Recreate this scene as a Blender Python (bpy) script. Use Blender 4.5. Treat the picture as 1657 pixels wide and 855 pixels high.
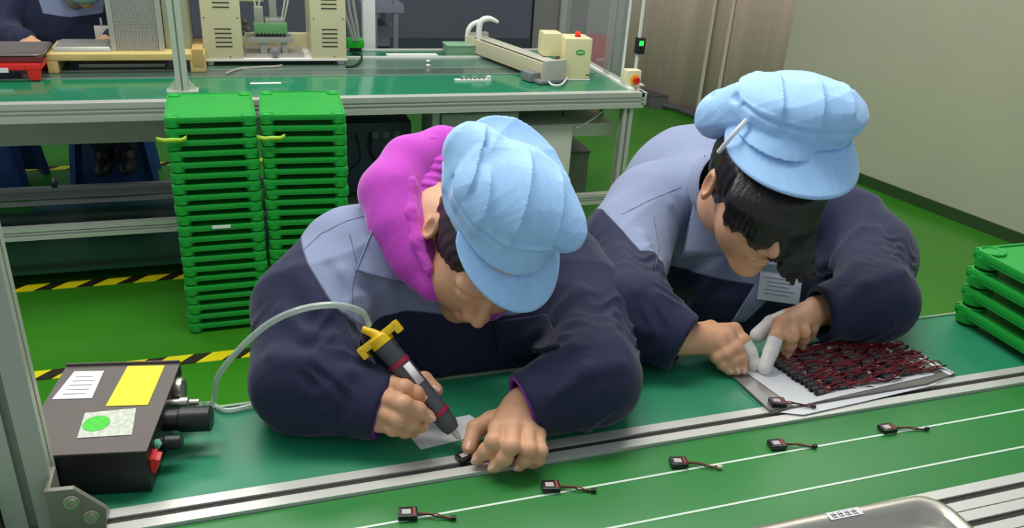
import bpy, bmesh, math, random
import numpy as np
from mathutils import Vector, Matrix, Quaternion
PI = math.pi
for o in list(bpy.data.objects): bpy.data.objects.remove(o)
SC = bpy.context.scene
COL = SC.collection

# ------------------------------------------------------------------ camera, world, lights, exposure
FPX, CX, CY = 1321.0, 828.5, 427.5
CAM = np.array([0.0, 0.0, 1.45])
def _d(x, y):
    v = np.array([x-CX, -(y-CY), -FPX]); return v/np.linalg.norm(v)
_X = _d(4950, 74); _Z = -_d(641, 3190); _Z = _Z-_Z.dot(_X)*_X; _Z /= np.linalg.norm(_Z)
_Y = np.cross(_Z, _X)
MC = np.stack([_X, _Y, _Z], 1).T          # camera axes expressed in world axes
CR, CU, CT = MC[:, 0], MC[:, 1], MC[:, 2] # right, up, towards the lens
# survey helpers: a sight line met with a plane of known height / depth gives the measured position of a thing
def sight(x, y): return MC @ _d(x, y)
def on_z(x, y, z): r = sight(x, y); return CAM+r*((z-CAM[2])/r[2])
def on_y(x, y, Y): r = sight(x, y); return CAM+r*(Y/r[1])
def on_x(x, y, X): r = sight(x, y); return CAM+r*(X/r[0])
def far(x, y, D): return CAM+sight(x, y)*D

cd = bpy.data.cameras.new('camera'); cam = bpy.data.objects.new('camera', cd); COL.objects.link(cam)
m4 = Matrix.Identity(4)
for i in range(3):
    for j in range(3): m4[i][j] = MC[i, j]
m4.translation = Vector(CAM)
cam.matrix_world = m4
cd.sensor_width = 36; cd.lens = FPX/1657*36; cd.clip_start = .02
SC.camera = cam
SC.view_settings.view_transform = 'Standard'; SC.view_settings.look = 'None'
SC.view_settings.gamma = 1; SC.view_settings.use_curve_mapping = False
SC.view_settings.exposure = 0.52
w = bpy.data.worlds.new('room'); SC.world = w; w.use_nodes = True
w.node_tree.nodes['Background'].inputs[0].default_value = (.80, .90, 1, 1)
w.node_tree.nodes['Background'].inputs[1].default_value = .32
def area(name, loc, sx, sy, power, col=(1, .98, .94), rot=(0, 0, 0)):
    l = bpy.data.lights.new(name, 'AREA'); l.shape = 'RECTANGLE'; l.size = sx; l.size_y = sy; l.energy = power; l.color = col
    o = bpy.data.objects.new(name, l); COL.objects.link(o); o.location = loc; o.rotation_euler = rot; return o
area('ceiling_lamp', (.2, 1.55, 2.75), 2.6, .5, 34)
area('ceiling_lamp', (.2, 3.3, 2.75), 2.6, .5, 30)
area('ceiling_lamp', (2.5, 3.0, 2.75), .5, 2.6, 15)

# ------------------------------------------------------------------ materials
def lin(c):
    r = []
    for v in c[:3]:
        v = v/255.; r.append(v/12.92 if v <= .04045 else ((v+.055)/1.055)**2.4)
    return (*r, 1)
MATS = {}
def mat(name, col, rough=.5, metal=0, bump=0, bscale=200, var=0, vscale=6, coat=0, emit=0, alpha=1, trans=0, sheen=0, sss=0, stretch=None):
    if name in MATS: return MATS[name]
    m = bpy.data.materials.new(name); m.use_nodes = True; nt = m.node_tree; b = nt.nodes['Principled BSDF']
    c = lin(col)
    b.inputs['Base Color'].default_value = c; b.inputs['Roughness'].default_value = rough; b.inputs['Metallic'].default_value = metal
    b.inputs['Coat Weight'].default_value = coat; b.inputs['Coat Roughness'].default_value = .15
    if emit: b.inputs['Emission Color'].default_value = c; b.inputs['Emission Strength'].default_value = emit
    if alpha < 1: b.inputs['Alpha'].default_value = alpha
    if trans: b.inputs['Transmission Weight'].default_value = trans
    if sheen: b.inputs['Sheen Weight'].default_value = sheen; b.inputs['Sheen Roughness'].default_value = .4
    if sss: b.inputs['Subsurface Weight'].default_value = sss; b.inputs['Subsurface Radius'].default_value = (.012, .005, .003); b.inputs['Subsurface Scale'].default_value = 1
    tc = nt.nodes.new('ShaderNodeTexCoord')
    if var or bump:
        src = tc.outputs['Object']
        if stretch:
            mp = nt.nodes.new('ShaderNodeMapping'); mp.inputs['Scale'].default_value = stretch; nt.links.new(src, mp.inputs[0]); src = mp.outputs[0]
    if var:
        n = nt.nodes.new('ShaderNodeTexNoise'); n.inputs['Scale'].default_value = vscale; n.inputs['Detail'].default_value = 5
        nt.links.new(src, n.inputs['Vector'])
        r = nt.nodes.new('ShaderNodeValToRGB'); r.color_ramp.elements[0].position = .3; r.color_ramp.elements[1].position = .7
        r.color_ramp.elements[0].color = tuple(max(0, x*(1-var)) for x in c[:3])+(1,)
        r.color_ramp.elements[1].color = tuple(min(1, x*(1+var)) for x in c[:3])+(1,)
        nt.links.new(n.outputs['Fac'], r.inputs[0]); nt.links.new(r.outputs[0], b.inputs['Base Color'])
    if bump:
        n = nt.nodes.new('ShaderNodeTexNoise'); n.inputs['Scale'].default_value = bscale; n.inputs['Detail'].default_value = 3
        nt.links.new(src, n.inputs['Vector'])
        bp = nt.nodes.new('ShaderNodeBump'); bp.inputs['Strength'].default_value = bump; bp.inputs['Distance'].default_value = .002
        nt.links.new(n.outputs['Fac'], bp.inputs['Height']); nt.links.new(bp.outputs[0], b.inputs['Normal'])
    MATS[name] = m; return m

def mix_attr(name, base, other, attr, rough=.8, bump=.3, bscale=300, sheen=0, soft=.0012):
    """cloth of two colours: a per-vertex distance to the seam decides which cloth it is"""
    m = mat(name, base, rough, bump=bump, bscale=bscale, sheen=sheen)
    nt = m.node_tree; b = nt.nodes['Principled BSDF']
    a = nt.nodes.new('ShaderNodeAttribute'); a.attribute_name = attr
    mr = nt.nodes.new('ShaderNodeMapRange'); mr.inputs[1].default_value = -soft; mr.inputs[2].default_value = soft
    nt.links.new(a.outputs['Fac'], mr.inputs[0])
    mx = nt.nodes.new('ShaderNodeMix'); mx.data_type = 'RGBA'; mx.inputs[6].default_value = lin(base); mx.inputs[7].default_value = lin(other)
    nt.links.new(mr.outputs[0], mx.inputs[0])
    # stitched seam line: narrow dark band where the distance is close to zero
    ab = nt.nodes.new('ShaderNodeMath'); ab.operation = 'ABSOLUTE'; nt.links.new(a.outputs['Fac'], ab.inputs[0])
    lt = nt.nodes.new('ShaderNodeMapRange'); lt.inputs[1].default_value = .0008; lt.inputs[2].default_value = .0022; lt.inputs[3].default_value = .55; lt.inputs[4].default_value = 1
    nt.links.new(ab.outputs[0], lt.inputs[0])
    hs = nt.nodes.new('ShaderNodeHueSaturation'); nt.links.new(lt.outputs[0], hs.inputs['Value']); nt.links.new(mx.outputs[2], hs.inputs['Color'])
    nt.links.new(hs.outputs[0], b.inputs['Base Color'])
    return m

# ------------------------------------------------------------------ object helpers
def tag(o, label=None, cat=None, group=None, kind=None):
    if label: o['label'] = label
    if cat: o['category'] = cat
    if group: o['group'] = group
    if kind: o['kind'] = kind
    return o
def empty(name, loc=(0, 0, 0), rz=0, label=None, cat=None, group=None):
    o = bpy.data.objects.new(name, None); COL.objects.link(o); o.location = loc; o.rotation_euler = (0, 0, rz); o.empty_display_size = .03
    return tag(o, label, cat, group)
def relink(o, parent):
    o.parent = parent
    return o
class MB:
    """collects shapes and links them as one mesh object"""
    def __init__(s): s.bm = bmesh.new()
    def box(s, c, d, bev=0, rot=None, seg=2, taper=None):
        r = bmesh.ops.create_cube(s.bm, size=1); vs = r['verts']
        for v in vs:
            k = 1
            if taper and v.co.z > 0: k = taper
            v.co = Vector((v.co.x*d[0]*k, v.co.y*d[1]*k, v.co.z*d[2]))
        if bev:
            es = list({e for v in vs for e in v.link_edges})
            rb = bmesh.ops.bevel(s.bm, geom=es, offset=bev, segments=seg, affect='EDGES', profile=.7)
            vs = list({v for f in rb['faces'] for v in f.verts}|{v for v in vs if v.is_valid})
        for v in vs:
            if rot is not None: v.co = rot @ v.co
            v.co += Vector(c)
        return s
    def span(s, a, b, bev=0):
        a, b = np.minimum(a, b), np.maximum(a, b)
        return s.box((np.array(a)+b)/2, np.array(b)-a, bev)
    def cyl(s, a, b, r, r2=None, n=20, caps=True):
        a, b = Vector(a), Vector(b); d = b-a
        q = Vector((0, 0, 1)).rotation_difference(d)
        res = bmesh.ops.create_cone(s.bm, cap_ends=caps, segments=n, radius1=r, radius2=r if r2 is None else r2, depth=d.length)
        for v in res['verts']: v.co = q @ v.co+(a+b)/2
        return s
    def sph(s, c, r, n=16):
        res = bmesh.ops.create_uvsphere(s.bm, u_segments=n, v_segments=n//2+2, radius=1)
        r = (r, r, r) if isinstance(r, (int, float)) else r
        for v in res['verts']: v.co = Vector((v.co.x*r[0]+c[0], v.co.y*r[1]+c[1], v.co.z*r[2]+c[2]))
        return s
    def lathe(s, prof, o=(0, 0, 0), axis=(0, 0, 1), n=24):
        q = Vector((0, 0, 1)).rotation_difference(Vector(axis)); o = Vector(o); rings = []
        for r, z in prof:
            rings.append([s.bm.verts.new(q @ Vector((r*math.cos(2*PI*i/n), r*math.sin(2*PI*i/n), z))+o) for i in range(n)])
        for k in range(len(rings)-1):
            for i in range(n): s.bm.faces.new((rings[k][i], rings[k][(i+1) % n], rings[k+1][(i+1) % n], rings[k+1][i]))
        s.bm.faces.new(rings[0][::-1]); s.bm.faces.new(rings[-1]); return s
    def tube(s, pts, r, n=8, sub=6):
        P = [Vector(p) for p in pts]
        if sub > 1 and len(P) > 2:
            Q = []
            for i in range(len(P)-1):
                p0 = P[max(i-1, 0)]; p1 = P[i]; p2 = P[i+1]; p3 = P[min(i+2, len(P)-1)]
                for k in range(sub):
                    t = k/sub
                    Q.append(.5*((2*p1)+(p2-p0)*t+(2*p0-5*p1+4*p2-p3)*t*t+(3*p1-p0-3*p2+p3)*t**3))
            Q.append(P[-1]); P = Q
        t0 = (P[1]-P[0]).normalized(); u = t0.orthogonal().normalized(); rings = []
        L = len(P)
        for i, p in enumerate(P):
            t = (P[min(i+1, L-1)]-P[max(i-1, 0)]).normalized()
            u = (u-t*u.dot(t)).normalized(); v = t.cross(u)
            rr = r(i/(L-1)) if callable(r) else r
            rings.append([s.bm.verts.new(p+(u*math.cos(2*PI*k/n)+v*math.sin(2*PI*k/n))*rr) for k in range(n)])
        for a in range(L-1):
            for k in range(n): s.bm.faces.new((rings[a][k], rings[a][(k+1) % n], rings[a+1][(k+1) % n], rings[a+1][k]))
        s.bm.faces.new(rings[0][::-1]); s.bm.faces.new(rings[-1]); return s
    def prism(s, poly, z0, z1):
        """polygon of (x, y) between two heights"""
        a = [s.bm.verts.new((p[0], p[1], z0)) for p in poly]; b = [s.bm.verts.new((p[0], p[1], z1)) for p in poly]
        n = len(poly); s.bm.faces.new(a[::-1]); s.bm.faces.new(b)
        for i in range(n): s.bm.faces.new((a[i], a[(i+1) % n], b[(i+1) % n], b[i]))
        return s
    def strip(s, pts, offs):
        """extrude the chain pts (3-D) by vector offs"""
        a = [s.bm.verts.new(p) for p in pts]; b = [s.bm.verts.new(Vector(p)+Vector(offs)) for p in pts]
        for i in range(len(a)-1): s.bm.faces.new((a[i], a[i+1], b[i+1], b[i]))
        return s
    def build(s, name, m, parent=None, smooth=35, bev=0, solid=0):
        bmesh.ops.recalc_face_normals(s.bm, faces=s.bm.faces[:])
        me = bpy.data.meshes.new(name); s.bm.to_mesh(me); s.bm.free()
        if isinstance(m, (list, tuple)):
            for x in m: me.materials.append(x)
        else: me.materials.append(m)
        o = bpy.data.objects.new(name, me); COL.objects.link(o)
        if smooth:
            for p in me.polygons: p.use_smooth = True
            me.set_sharp_from_angle(angle=math.radians(smooth))
        if solid:
            md = o.modifiers.new('thick', 'SOLIDIFY'); md.thickness = solid; md.offset = 0
        if bev:
            md = o.modifiers.new('bev', 'BEVEL'); md.width = bev; md.segments = 2; md.limit_method = 'ANGLE'
        if parent: o.parent = parent
        return o
def children(o): return [c for c in bpy.data.objects if c.parent == o]
def copy_tree(o, parent=None, kids=None):
    c = o.copy(); COL.objects.link(c); c.parent = parent
    for k in (children(o) if kids is None else kids): copy_tree(k, c)
    return c
def rz3(a): return Matrix.Rotation(a, 3, 'Z')
def rnd_rect(cx, cy, w, d, r, n=5):
    pts = []
    for sx, sy, a0 in ((1, 1, 0), (-1, 1, PI/2), (-1, -1, PI), (1, -1, 1.5*PI)):
        for k in range(n+1):
            a = a0+PI/2*k/n; pts.append((cx+sx*(w/2-r)+r*math.cos(a), cy+sy*(d/2-r)+r*math.sin(a)))
    return pts

# common materials
ALU = mat('brushed_aluminium', (176, 180, 174), .42, .75, bump=.05, bscale=60)
ALUD = mat('dark_aluminium', (92, 92, 84), .6, .5)  # darker aluminium for the cabinet handles
STEEL = mat('stainless_steel', (196, 190, 176), .33, .9, bump=.04, bscale=40)
BEIGE = mat('beige_enamel', (196, 190, 158), .45)
BLACK = mat('black_plastic', (22, 23, 25), .4)
BLACKM = mat('black_metal', (30, 32, 35), .5, bump=.1, bscale=400)
WHITE = mat('white_plastic', (222, 222, 214), .45)
PAPER = mat('white_paper', (228, 228, 228), .75)
TRAYG = mat('green_tray_plastic', (30, 158, 56), .42, var=.06, vscale=9)
RED = mat('red_plastic', (205, 26, 28), .35)
YEL = mat('yellow_plastic', (238, 196, 20), .35)
GREY = mat('grey_painted_steel', (120, 122, 122), .5)
DGREY = mat('dark_grey_board', (70, 74, 84), .7)
# ------------------------------------------------------------------ the room
fl = mat('green_epoxy_floor', (52, 124, 26), .22, var=.10, vscale=1.5, bump=.03, bscale=9)
MB().span((-3, -1, -.05), (4.6, 8, 0)).build('floor', fl, smooth=0)['kind'] = 'structure'
WG = mat('beige_green_wall_paint', (176, 176, 150), .6, var=.03, vscale=3)
# right wall, slightly turned, from the curtain's end to beside the camera
wa, wb = Vector((3.13, 4.16, 0)), Vector((4.05, .17, 0))
def wall(name, a, b, h, m, t=.08, side=1, z0=0):
    a, b = Vector(a), Vector(b); d = (b-a).normalized(); n = Vector((-d.y, d.x, 0))*side*t
    mb = MB(); mb.prism([(a.x, a.y), (b.x, b.y), (b.x+n.x, b.y+n.y), (a.x+n.x, a.y+n.y)], z0, z0+h)
    o = mb.build(name, m, smooth=0); o['kind'] = 'structure'; return o
wall('wall_right', wa, wb, 2.8, WG)
wall('baseboard_right', wa+Vector((-.012, 0, 0)), wb+Vector((-.012, 0, 0)), .06, mat('dark_green_skirting', (40, 70, 30), .5), t=.012)
wall('wall_back', (-3, 6.6, 0), (4.6, 6.6, 0), 2.8, mat('dull_grey_wall', (118, 118, 118), .7, var=.05, vscale=2))
# dark blue-grey screen behind the bench with its darker base
s1 = empty('partition_screen', (1.3, 6.3, 0), 0, 'dark slate grey partition screen standing behind the rear bench', 'screen')
MB().span((-2.6, 0, .27), (.98, .04, 2.2)).build('panel', mat('slate_panel', (92, 95, 108), .7, var=.05, vscale=2), s1)
MB().span((-2.6, -.01, 0), (.98, .05, .27)).build('base_panel', mat('slate_base', (58, 66, 76), .6), s1)
s2 = empty('partition_screen', (2.32, 6.36, 0), 0, 'pale grey partition panel between the dark screen and the pink curtain', 'screen')
MB().span((0, 0, 0), (.98, .04, 2.2)).build('panel', mat('pale_grey_panel', (140, 138, 130), .6), s2)
for x in (.21, .72): MB().span((x, -.03, 0), (x+.06, .0, 2.2)).build('post', ALU, s2)
MB().span((.32, -.012, 0), (.46, -.002, 2.2)).build('dark_strip', mat('taupe_strip', (92, 86, 84), .6), s2)
# pinkish strip curtain from the back to the right wall
pk = mat('pinkish_grey_curtain', (244, 208, 198), .5, var=.07, vscale=2.2, stretch=(9, 9, .35))
pts = []
cp = [Vector((2.72, 5.50)), Vector((2.98, 5.02)), Vector((3.07, 4.60)), Vector((3.16, 4.12))]
for k in range(3):
    for j in range(40):
        t = j/40; p = cp[k].lerp(cp[k+1], t); s = k*40+j
        d = (cp[k+1]-cp[k]).normalized(); n = Vector((-d.y, d.x))
        p = p+n*(.005*math.sin(s*.16)+.0015*math.sin(s*.45+1)); pts.append((p.x, p.y, .03))
cu = empty('strip_curtain', (0, 0, 0), 0, 'tall pinkish translucent strip curtain hanging beside the beige wall', 'curtain')
MB().strip(pts, (0, 0, 2.6)).build('sheet', pk, cu, smooth=80, solid=.004)
MB().tube([(p[0]-.02, p[1], .025) for p in pts[::8]], .022, 8, 2).build('hem', mat('dark_hem', (84, 84, 80), .6), cu)
MB().tube([(p[0], p[1], 2.62) for p in pts[::8]], .02, 8, 2).build('rail', ALU, cu)
for (px, Yc) in ((1318, 4.22), (1296, 4.30), (1236, 4.48), (1180, 4.66), (1150, 4.80)):
    q = on_y(px, 60, Yc)
    MB().span((q[0]-.016, q[1]-.01, .03), (q[0]-.004, q[1]+.012, 2.6)).build('seam_strip', mat('pale_pink_strip', (214, 200, 182), .4), cu)
# hazard tape on the floor
def hazard():
    m = mat('yellow_black_tape', (230, 200, 30), .4); nt = m.node_tree; b = nt.nodes['Principled BSDF']
    tc = nt.nodes.new('ShaderNodeTexCoord'); sx = nt.nodes.new('ShaderNodeSeparateXYZ'); nt.links.new(tc.outputs['Object'], sx.inputs[0])
    ad = nt.nodes.new('ShaderNodeMath'); ad.operation = 'MULTIPLY_ADD'; ad.inputs[1].default_value = 1.; nt.links.new(sx.outputs[0], ad.inputs[0])
    ng = nt.nodes.new('ShaderNodeMath'); ng.operation = 'MULTIPLY'; ng.inputs[1].default_value = -.95; nt.links.new(sx.outputs[1], ng.inputs[0])
    nt.links.new(ng.outputs[0], ad.inputs[2])
    ml = nt.nodes.new('ShaderNodeMath'); ml.operation = 'MULTIPLY'; ml.inputs[1].default_value = 1/.135; nt.links.new(ad.outputs[0], ml.inputs[0])
    fr = nt.nodes.new('ShaderNodeMath'); fr.operation = 'FRACT'; nt.links.new(ml.outputs[0], fr.inputs[0])
    gt = nt.nodes.new('ShaderNodeMath'); gt.operation = 'GREATER_THAN'; gt.inputs[1].default_value = .58; nt.links.new(fr.outputs[0], gt.inputs[0])
    mx = nt.nodes.new('ShaderNodeMix'); mx.data_type = 'RGBA'; mx.inputs[6].default_value = lin((226, 214, 20)); mx.inputs[7].default_value = lin((40, 36, 22))
    nt.links.new(gt.outputs[0], mx.inputs[0]); nt.links.new(mx.outputs[2], b.inputs['Base Color']); return m
HZ = hazard()
for Y, lab, x0, x1 in ((2.385, 'yellow and black hazard tape on the floor just behind the black control box', -1.0, .5),
               (2.997, 'yellow and black hazard tape on the floor under the rear bench front rail', -1.6, .9),
               (4.33, 'yellow and black hazard tape on the floor beyond the blue stools', -1.8, 1.0)):
    tag(MB().span((x0, Y-.025, 0), (x1, Y+.028, .002)).build('floor_tape', HZ, smooth=0), lab, 'tape')

# ------------------------------------------------------------------ aluminium profile helper
def profile(mb, a, b, w, d, slot=True):
    """T-slot bar along X (a, b are the ends of its centre line); w = depth in Y, d = height in Z"""
    y, z = a[1], a[2]
    x0, x1 = a[0], b[0]; g = .005
    sec = [(-w/2, -d/2), (w/2, -d/2), (w/2, d/2), (g, d/2), (g, d/2-.005), (.010, d/2-.008), (.006, d/2-.014), (-.006, d/2-.014), (-.010, d/2-.008), (-g, d/2-.005), (-g, d/2), (-w/2, d/2),
           (-w/2, g), (-w/2+.008, g), (-w/2+.008, -g), (-w/2, -g)]
    A = [mb.bm.verts.new((x0, y+p[0], z+p[1])) for p in sec]; B = [mb.bm.verts.new((x1, y+p[0], z+p[1])) for p in sec]
    n = len(sec); mb.bm.faces.new(A[::-1]); mb.bm.faces.new(B)
    for i in range(n): mb.bm.faces.new((A[i], A[(i+1) % n], B[(i+1) % n], B[i]))
    return mb
def post(mb, x, y, z0, z1, w, rot=0, g=.005):
    """upright T-slot profile"""
    h = w/2; sec = []
    side = [(-h, -h), (-g, -h), (-g, -h+.004), (-.011, -h+.008), (-.011, -h+.013), (.011, -h+.013), (.011, -h+.008), (g, -h+.004), (g, -h)]
    for k in range(4):
        a = k*PI/2
        for (u, v) in side: sec.append((u*math.cos(a)-v*math.sin(a), u*math.sin(a)+v*math.cos(a)))
    c, s = math.cos(rot), math.sin(rot)
    sec = [(x+u*c-v*s, y+u*s+v*c) for u, v in sec]
    mb.prism(sec, z0, z1); return mb

# ------------------------------------------------------------------ front bench (the two workers' table)
MATG = mat('green_bench_mat', (40, 138, 98), .38, var=.05, vscale=3, bump=.03, bscale=30)
BELT = mat('green_conveyor_belt', (48, 128, 58), .36, var=.08, vscale=5, bump=.04, bscale=60, stretch=(.4, 2, 1))
fb = empty('workbench', (.6, .9, 0), 0, 'green-topped assembly bench in front of the two workers', 'workbench')
XL, XR = -1.0, 2.4
MB().span((XL-.6, -.065, .72), (XR-.6, .112, .750), .002).build('bench_mat', MATG, fb)
MB().span((XL-.6, .112, .715), (XR-.6, .117, .752)).build('edge_strip', mat('pale_green_edge', (150, 175, 140), .4), fb)
mb = MB(); profile(mb, (XL-.6, -.085, .7305), (XR-.6, 0, 0), .040, .04); mb.build('front_rail', mat('pale_rail_aluminium', (214, 214, 204), .4, .35), fb, smooth=20)
SLOT = mat('slot_shade_brown', (52, 46, 40), .7)  # dark brown strips paint in the shade inside the rail slots
MB().span((XL-.6, -.0900, .742), (XR-.6, -.0800, .7475)).build('slot_shade_strip', SLOT, fb, smooth=0)
for lx in (-1.2, .25, 1.6):
    for ly in (.085, -.09):
        mb = MB(); post(mb, lx, ly, 0, .70, .04); mb.build('leg', ALU, fb, smooth=20)
MB().span((XL-.6, -.10, .16), (XR-.6, -.07, .20)).build('stretcher', ALU, fb)
cb = empty('belt_conveyor', (.6, .68, 0), 0, 'green conveyor belt with two white lines along the front of the bench', 'conveyor')
MB().span((XL-.6, -.063, .728), (XR-.6, .114, .7455), .002).build('belt', BELT, cb)
WL = mat('white_belt_line', (214, 232, 214), .4)
for yy in (.058, -.016):
    MB().span((XL-.6, yy-.0016, .7452), (XR-.6, yy+.0016, .7462)).build('line', WL, cb)
mb = MB(); profile(mb, (XL-.6, -.085, .7305), (XR-.6, 0, 0), .040, .04); profile(mb, (XL-.6, -.127, .7305), (XR-.6, 0, 0), .040, .04); profile(mb, (XL-.6, -.169, .7305), (XR-.6, 0, 0), .040, .04)
mb.build('near_rail', MATS['pale_rail_aluminium'], cb, smooth=20)
MB().span((XL-.6, -.06, .62), (XR-.6, .1, .70)).build('frame', GREY, cb)
for yy in (-.085, -.127, -.169): MB().span((XL-.6, yy-.005, .742), (XR-.6, yy+.005, .7475)).build('slot_shade_strip', SLOT, cb, smooth=0)  # same painted slot shade for the near rails
for lx in (-1.2, .3, 1.5):
    mb = MB(); post(mb, lx, -.13, 0, .71, .04); mb.build('leg', ALU, cb, smooth=20)

# foreground post and its corner gussets
fp = empty('aluminium_post', (-.256, .838, .752), 0, 'upright aluminium profile post at the left edge of the picture', 'post')
AP = mat('grey_green_aluminium', (176, 182, 166), .45, .2)
mb = MB(); post(mb, 0, 0, 0, .95, .052, rot=.12, g=.0045); mb.build('profile', AP, fp, smooth=20)
def gusset(name, sx, parent):
    g = MB(); x0 = .0265*sx
    v = [(0, 0), (.0505, 0), (.056, .036), (.028, .070), (0, .072)]
    a = [g.bm.verts.new((x0+p[0]*sx, -.046, p[1])) for p in v]; b = [g.bm.verts.new((x0+p[0]*sx, -.040, p[1])) for p in v]
    g.bm.faces.new(a); g.bm.faces.new(b[::-1])
    for i in range(5): g.bm.faces.new((a[i], a[(i+1) % 5], b[(i+1) % 5], b[i]))
    g.span((x0, -.040, .0), (x0+.005*sx, -.004, .072), .0008); g.span((x0, -.040, .0), (x0+.05*sx, -.004, .004), .0008)
    o = g.build(name, mat('cast_bracket', (138, 134, 122), .45, .4), parent)
    for (px, pz) in ((.024, .054), (.040, .030)):
        MB().lathe([(.0, 0), (.0085, 0), (.0085, .0015), (.0065, .002), (.0065, .006), (.0035, .006), (.0035, .003), (0, .003)], (x0+px*sx, -.046, pz), (0, -1, 0), 16).build('bolt', STEEL, o)
gusset('gusset', 1, fp); gusset('gusset', -1, fp)

# ------------------------------------------------------------------ tray (master, copied)
TW, TD, TP = .262, .30, .0352
def make_tray(w=TW, d=TD):
    root = empty('plastic_tray')
    mb = MB()
    mb.prism(rnd_rect(0, d/2, w, d, .012), .021, .0285)
    for (x0, y0, x1, y1) in ((-w/2+.004, .001, w/2-.004, .006), (-w/2+.004, d-.006, w/2-.004, d-.001), (-w/2+.001, .01, -w/2+.006, d-.01), (w/2-.006, .01, w/2-.001, d-.01)):
        mb.span((x0, y0, .0145), (x1, y1, .0315), .001)
    for sx in (-1, 1):
        for yy in (.022, d-.022):
            x = sx*(w/2-.022)
            mb.lathe([(.0, .028), (.021, .028), (.021, .0325), (.019, .0335), (.017, .0325), (.016, .0305), (0, .0305)], (x, yy, 0))
    mb.build('deck', TRAYG, root, smooth=30)
    for sx in (-1, 1):
        for yy in (.022, d-.022):
            MB().lathe([(.0, -.0022), (.015, -.0022), (.0225, .003), (.0235, .021), (0, .021)], (sx*(w/2-.022), yy, 0)).build('foot', TRAYG, root)
    return root
TR0 = make_tray(); TRK = children(TR0)
first = True
def place_tray(loc, rz, label, group):
    global first
    o = TR0 if first else copy_tree(TR0, None, TRK); first = False
    o.location = loc; o.rotation_euler = (0, 0, rz); tag(o, label, 'tray', group); return o
rr = random.Random(3)
NT = 21
for k in range(NT):
    for side, cx, rzz in (('left', -.078, .012), ('right', .193, -.055)):
        z = .0025+k*TP
        ORD = ['topmost', 'second', 'third', 'fourth', 'fifth', 'sixth', 'seventh', 'eighth', 'ninth', 'tenth', 'eleventh', 'twelfth', 'thirteenth', 'fourteenth', 'fifteenth', 'sixteenth', 'seventeenth', 'eighteenth', 'nineteenth', 'twentieth', 'bottom']
        lab = f'bright green plastic tray, {ORD[NT-1-k]} from the top of the {side} floor-standing stack'
        if k == NT-1: lab = f'topmost bright green tray of the {side} floor-standing stack, its deck in full view'
        elif k == NT-2: lab = f'second green tray down from the top of the {side} floor-standing stack'
        elif k == 0: lab = f'bottom green tray of the {side} stack resting on the floor'
        elif k == 10 and side == 'left': lab = 'green tray with a white label strip halfway up the left stack'
        elif k == NT-3: lab = f'green tray of the {side} stack with a yellow-green tape tag near the top'
        place_tray((cx+rr.uniform(-.0025, .0025), 2.545+rr.uniform(-.003, .003), z), rzz+rr.uniform(-.006, .006), lab, f'green trays in the {side} stack')
tag(MB().span((-.105, 2.5385, .378), (-.05, 2.5415, .388)).build('label_strip', PAPER, smooth=0), 'white paper label strip on the front of a tray in the left stack', 'label')
def tape_tag(x, z, lab):
    pts = [(x-.024, 2.535, z+.004), (x, 2.528, z), (x+.02, 2.528, z+.002), (x+.045, 2.532, z-.001), (x+.06, 2.534, z+.006)]
    tag(MB().strip(pts, (0, .002, .013)).build('tape_tag', mat('lime_tape', (176, 214, 60), .5), smooth=60, solid=.001), lab, 'tape')
tape_tag(-.21, .668, 'lime yellow tape tag curling off the left stack of trays')
tape_tag(.075, .664, 'lime yellow tape tag between the two stacks of trays')
# four trays on the bench at the right edge
for k in range(4):
    place_tray((1.232+.151+(.003 if k % 2 else 0)+.002*k, .712+.002*k, .7535+k*.0358), 0, ['bottom', 'second', 'third', 'topmost'][k]+' green tray of the short stack on the bench at the right edge', 'green trays on the front bench').scale = (1.15, .97, 1.0)

# ------------------------------------------------------------------ control box
bx = empty('control_box', (-.135, .855, .751), -.16, 'grey-black steel dispenser control box with stickers on the green bench', 'control box')
W_, D_, H_ = .143, .190, .062
MB().span((-W_, 0, 0), (0, D_, H_-.002), .001).build('case', mat('black_case', (26, 27, 30), .45), bx)
mb = MB(); mb.span((-W_-.0015, -.001, H_-.002), (.0015, D_+.001, H_)); mb.span((-W_-.0015, D_-.001, H_-.02), (.0015, D_+.001, H_+.004)); mb.build('lid', mat('brown_grey_lid', (92, 84, 78), .5, bump=.08, bscale=300, var=.05, vscale=20), bx)
def sticker(name, poly, m, z=H_+.0004, label=None, parent=bx):
    o = MB().prism(poly, z, z+.0004).build(name, m, parent, smooth=0)
    if label: o['label'] = label
    return o
sticker('sticker', [(-.1375, .112), (-.090, .111), (-.0927, .1745), (-.1300, .1755)], PAPER, label='white label with a square code on it')
sticker('sticker', [(-.0686, .0922), (-.0181, .0912), (-.0171, .1835), (-.0652, .1845)], mat('yellow_sticker', (226, 214, 20), .5), label='plain yellow label')
sticker('sticker', [(-.0833, .0286), (-.0224, .0306), (-.0305, .0852), (-.089, .0792)], mat('scuffed_silver_label', (196, 200, 184), .45, var=.2, vscale=160), label='scuffed silver label with a green round mark')
mb = MB(); mb.lathe([(0, 0), (.0155, 0), (.0155, .0004), (0, .0004)], (-.0692, .0558, H_+.0008)); mb.build('round_mark', mat('bright_green_ink', (60, 200, 40), .5, var=.15, vscale=200), bx)
lt = MB()
for k in range(5): lt.span((-.128+k*.001, .121+k*.010, H_+.0009), (-.100+k*.0008-(.006 if k == 4 else 0), .1222+k*.010, H_+.0011))
lt.build('print_line', mat('grey_ink', (120, 120, 120), .7), bx, smooth=0)
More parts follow.
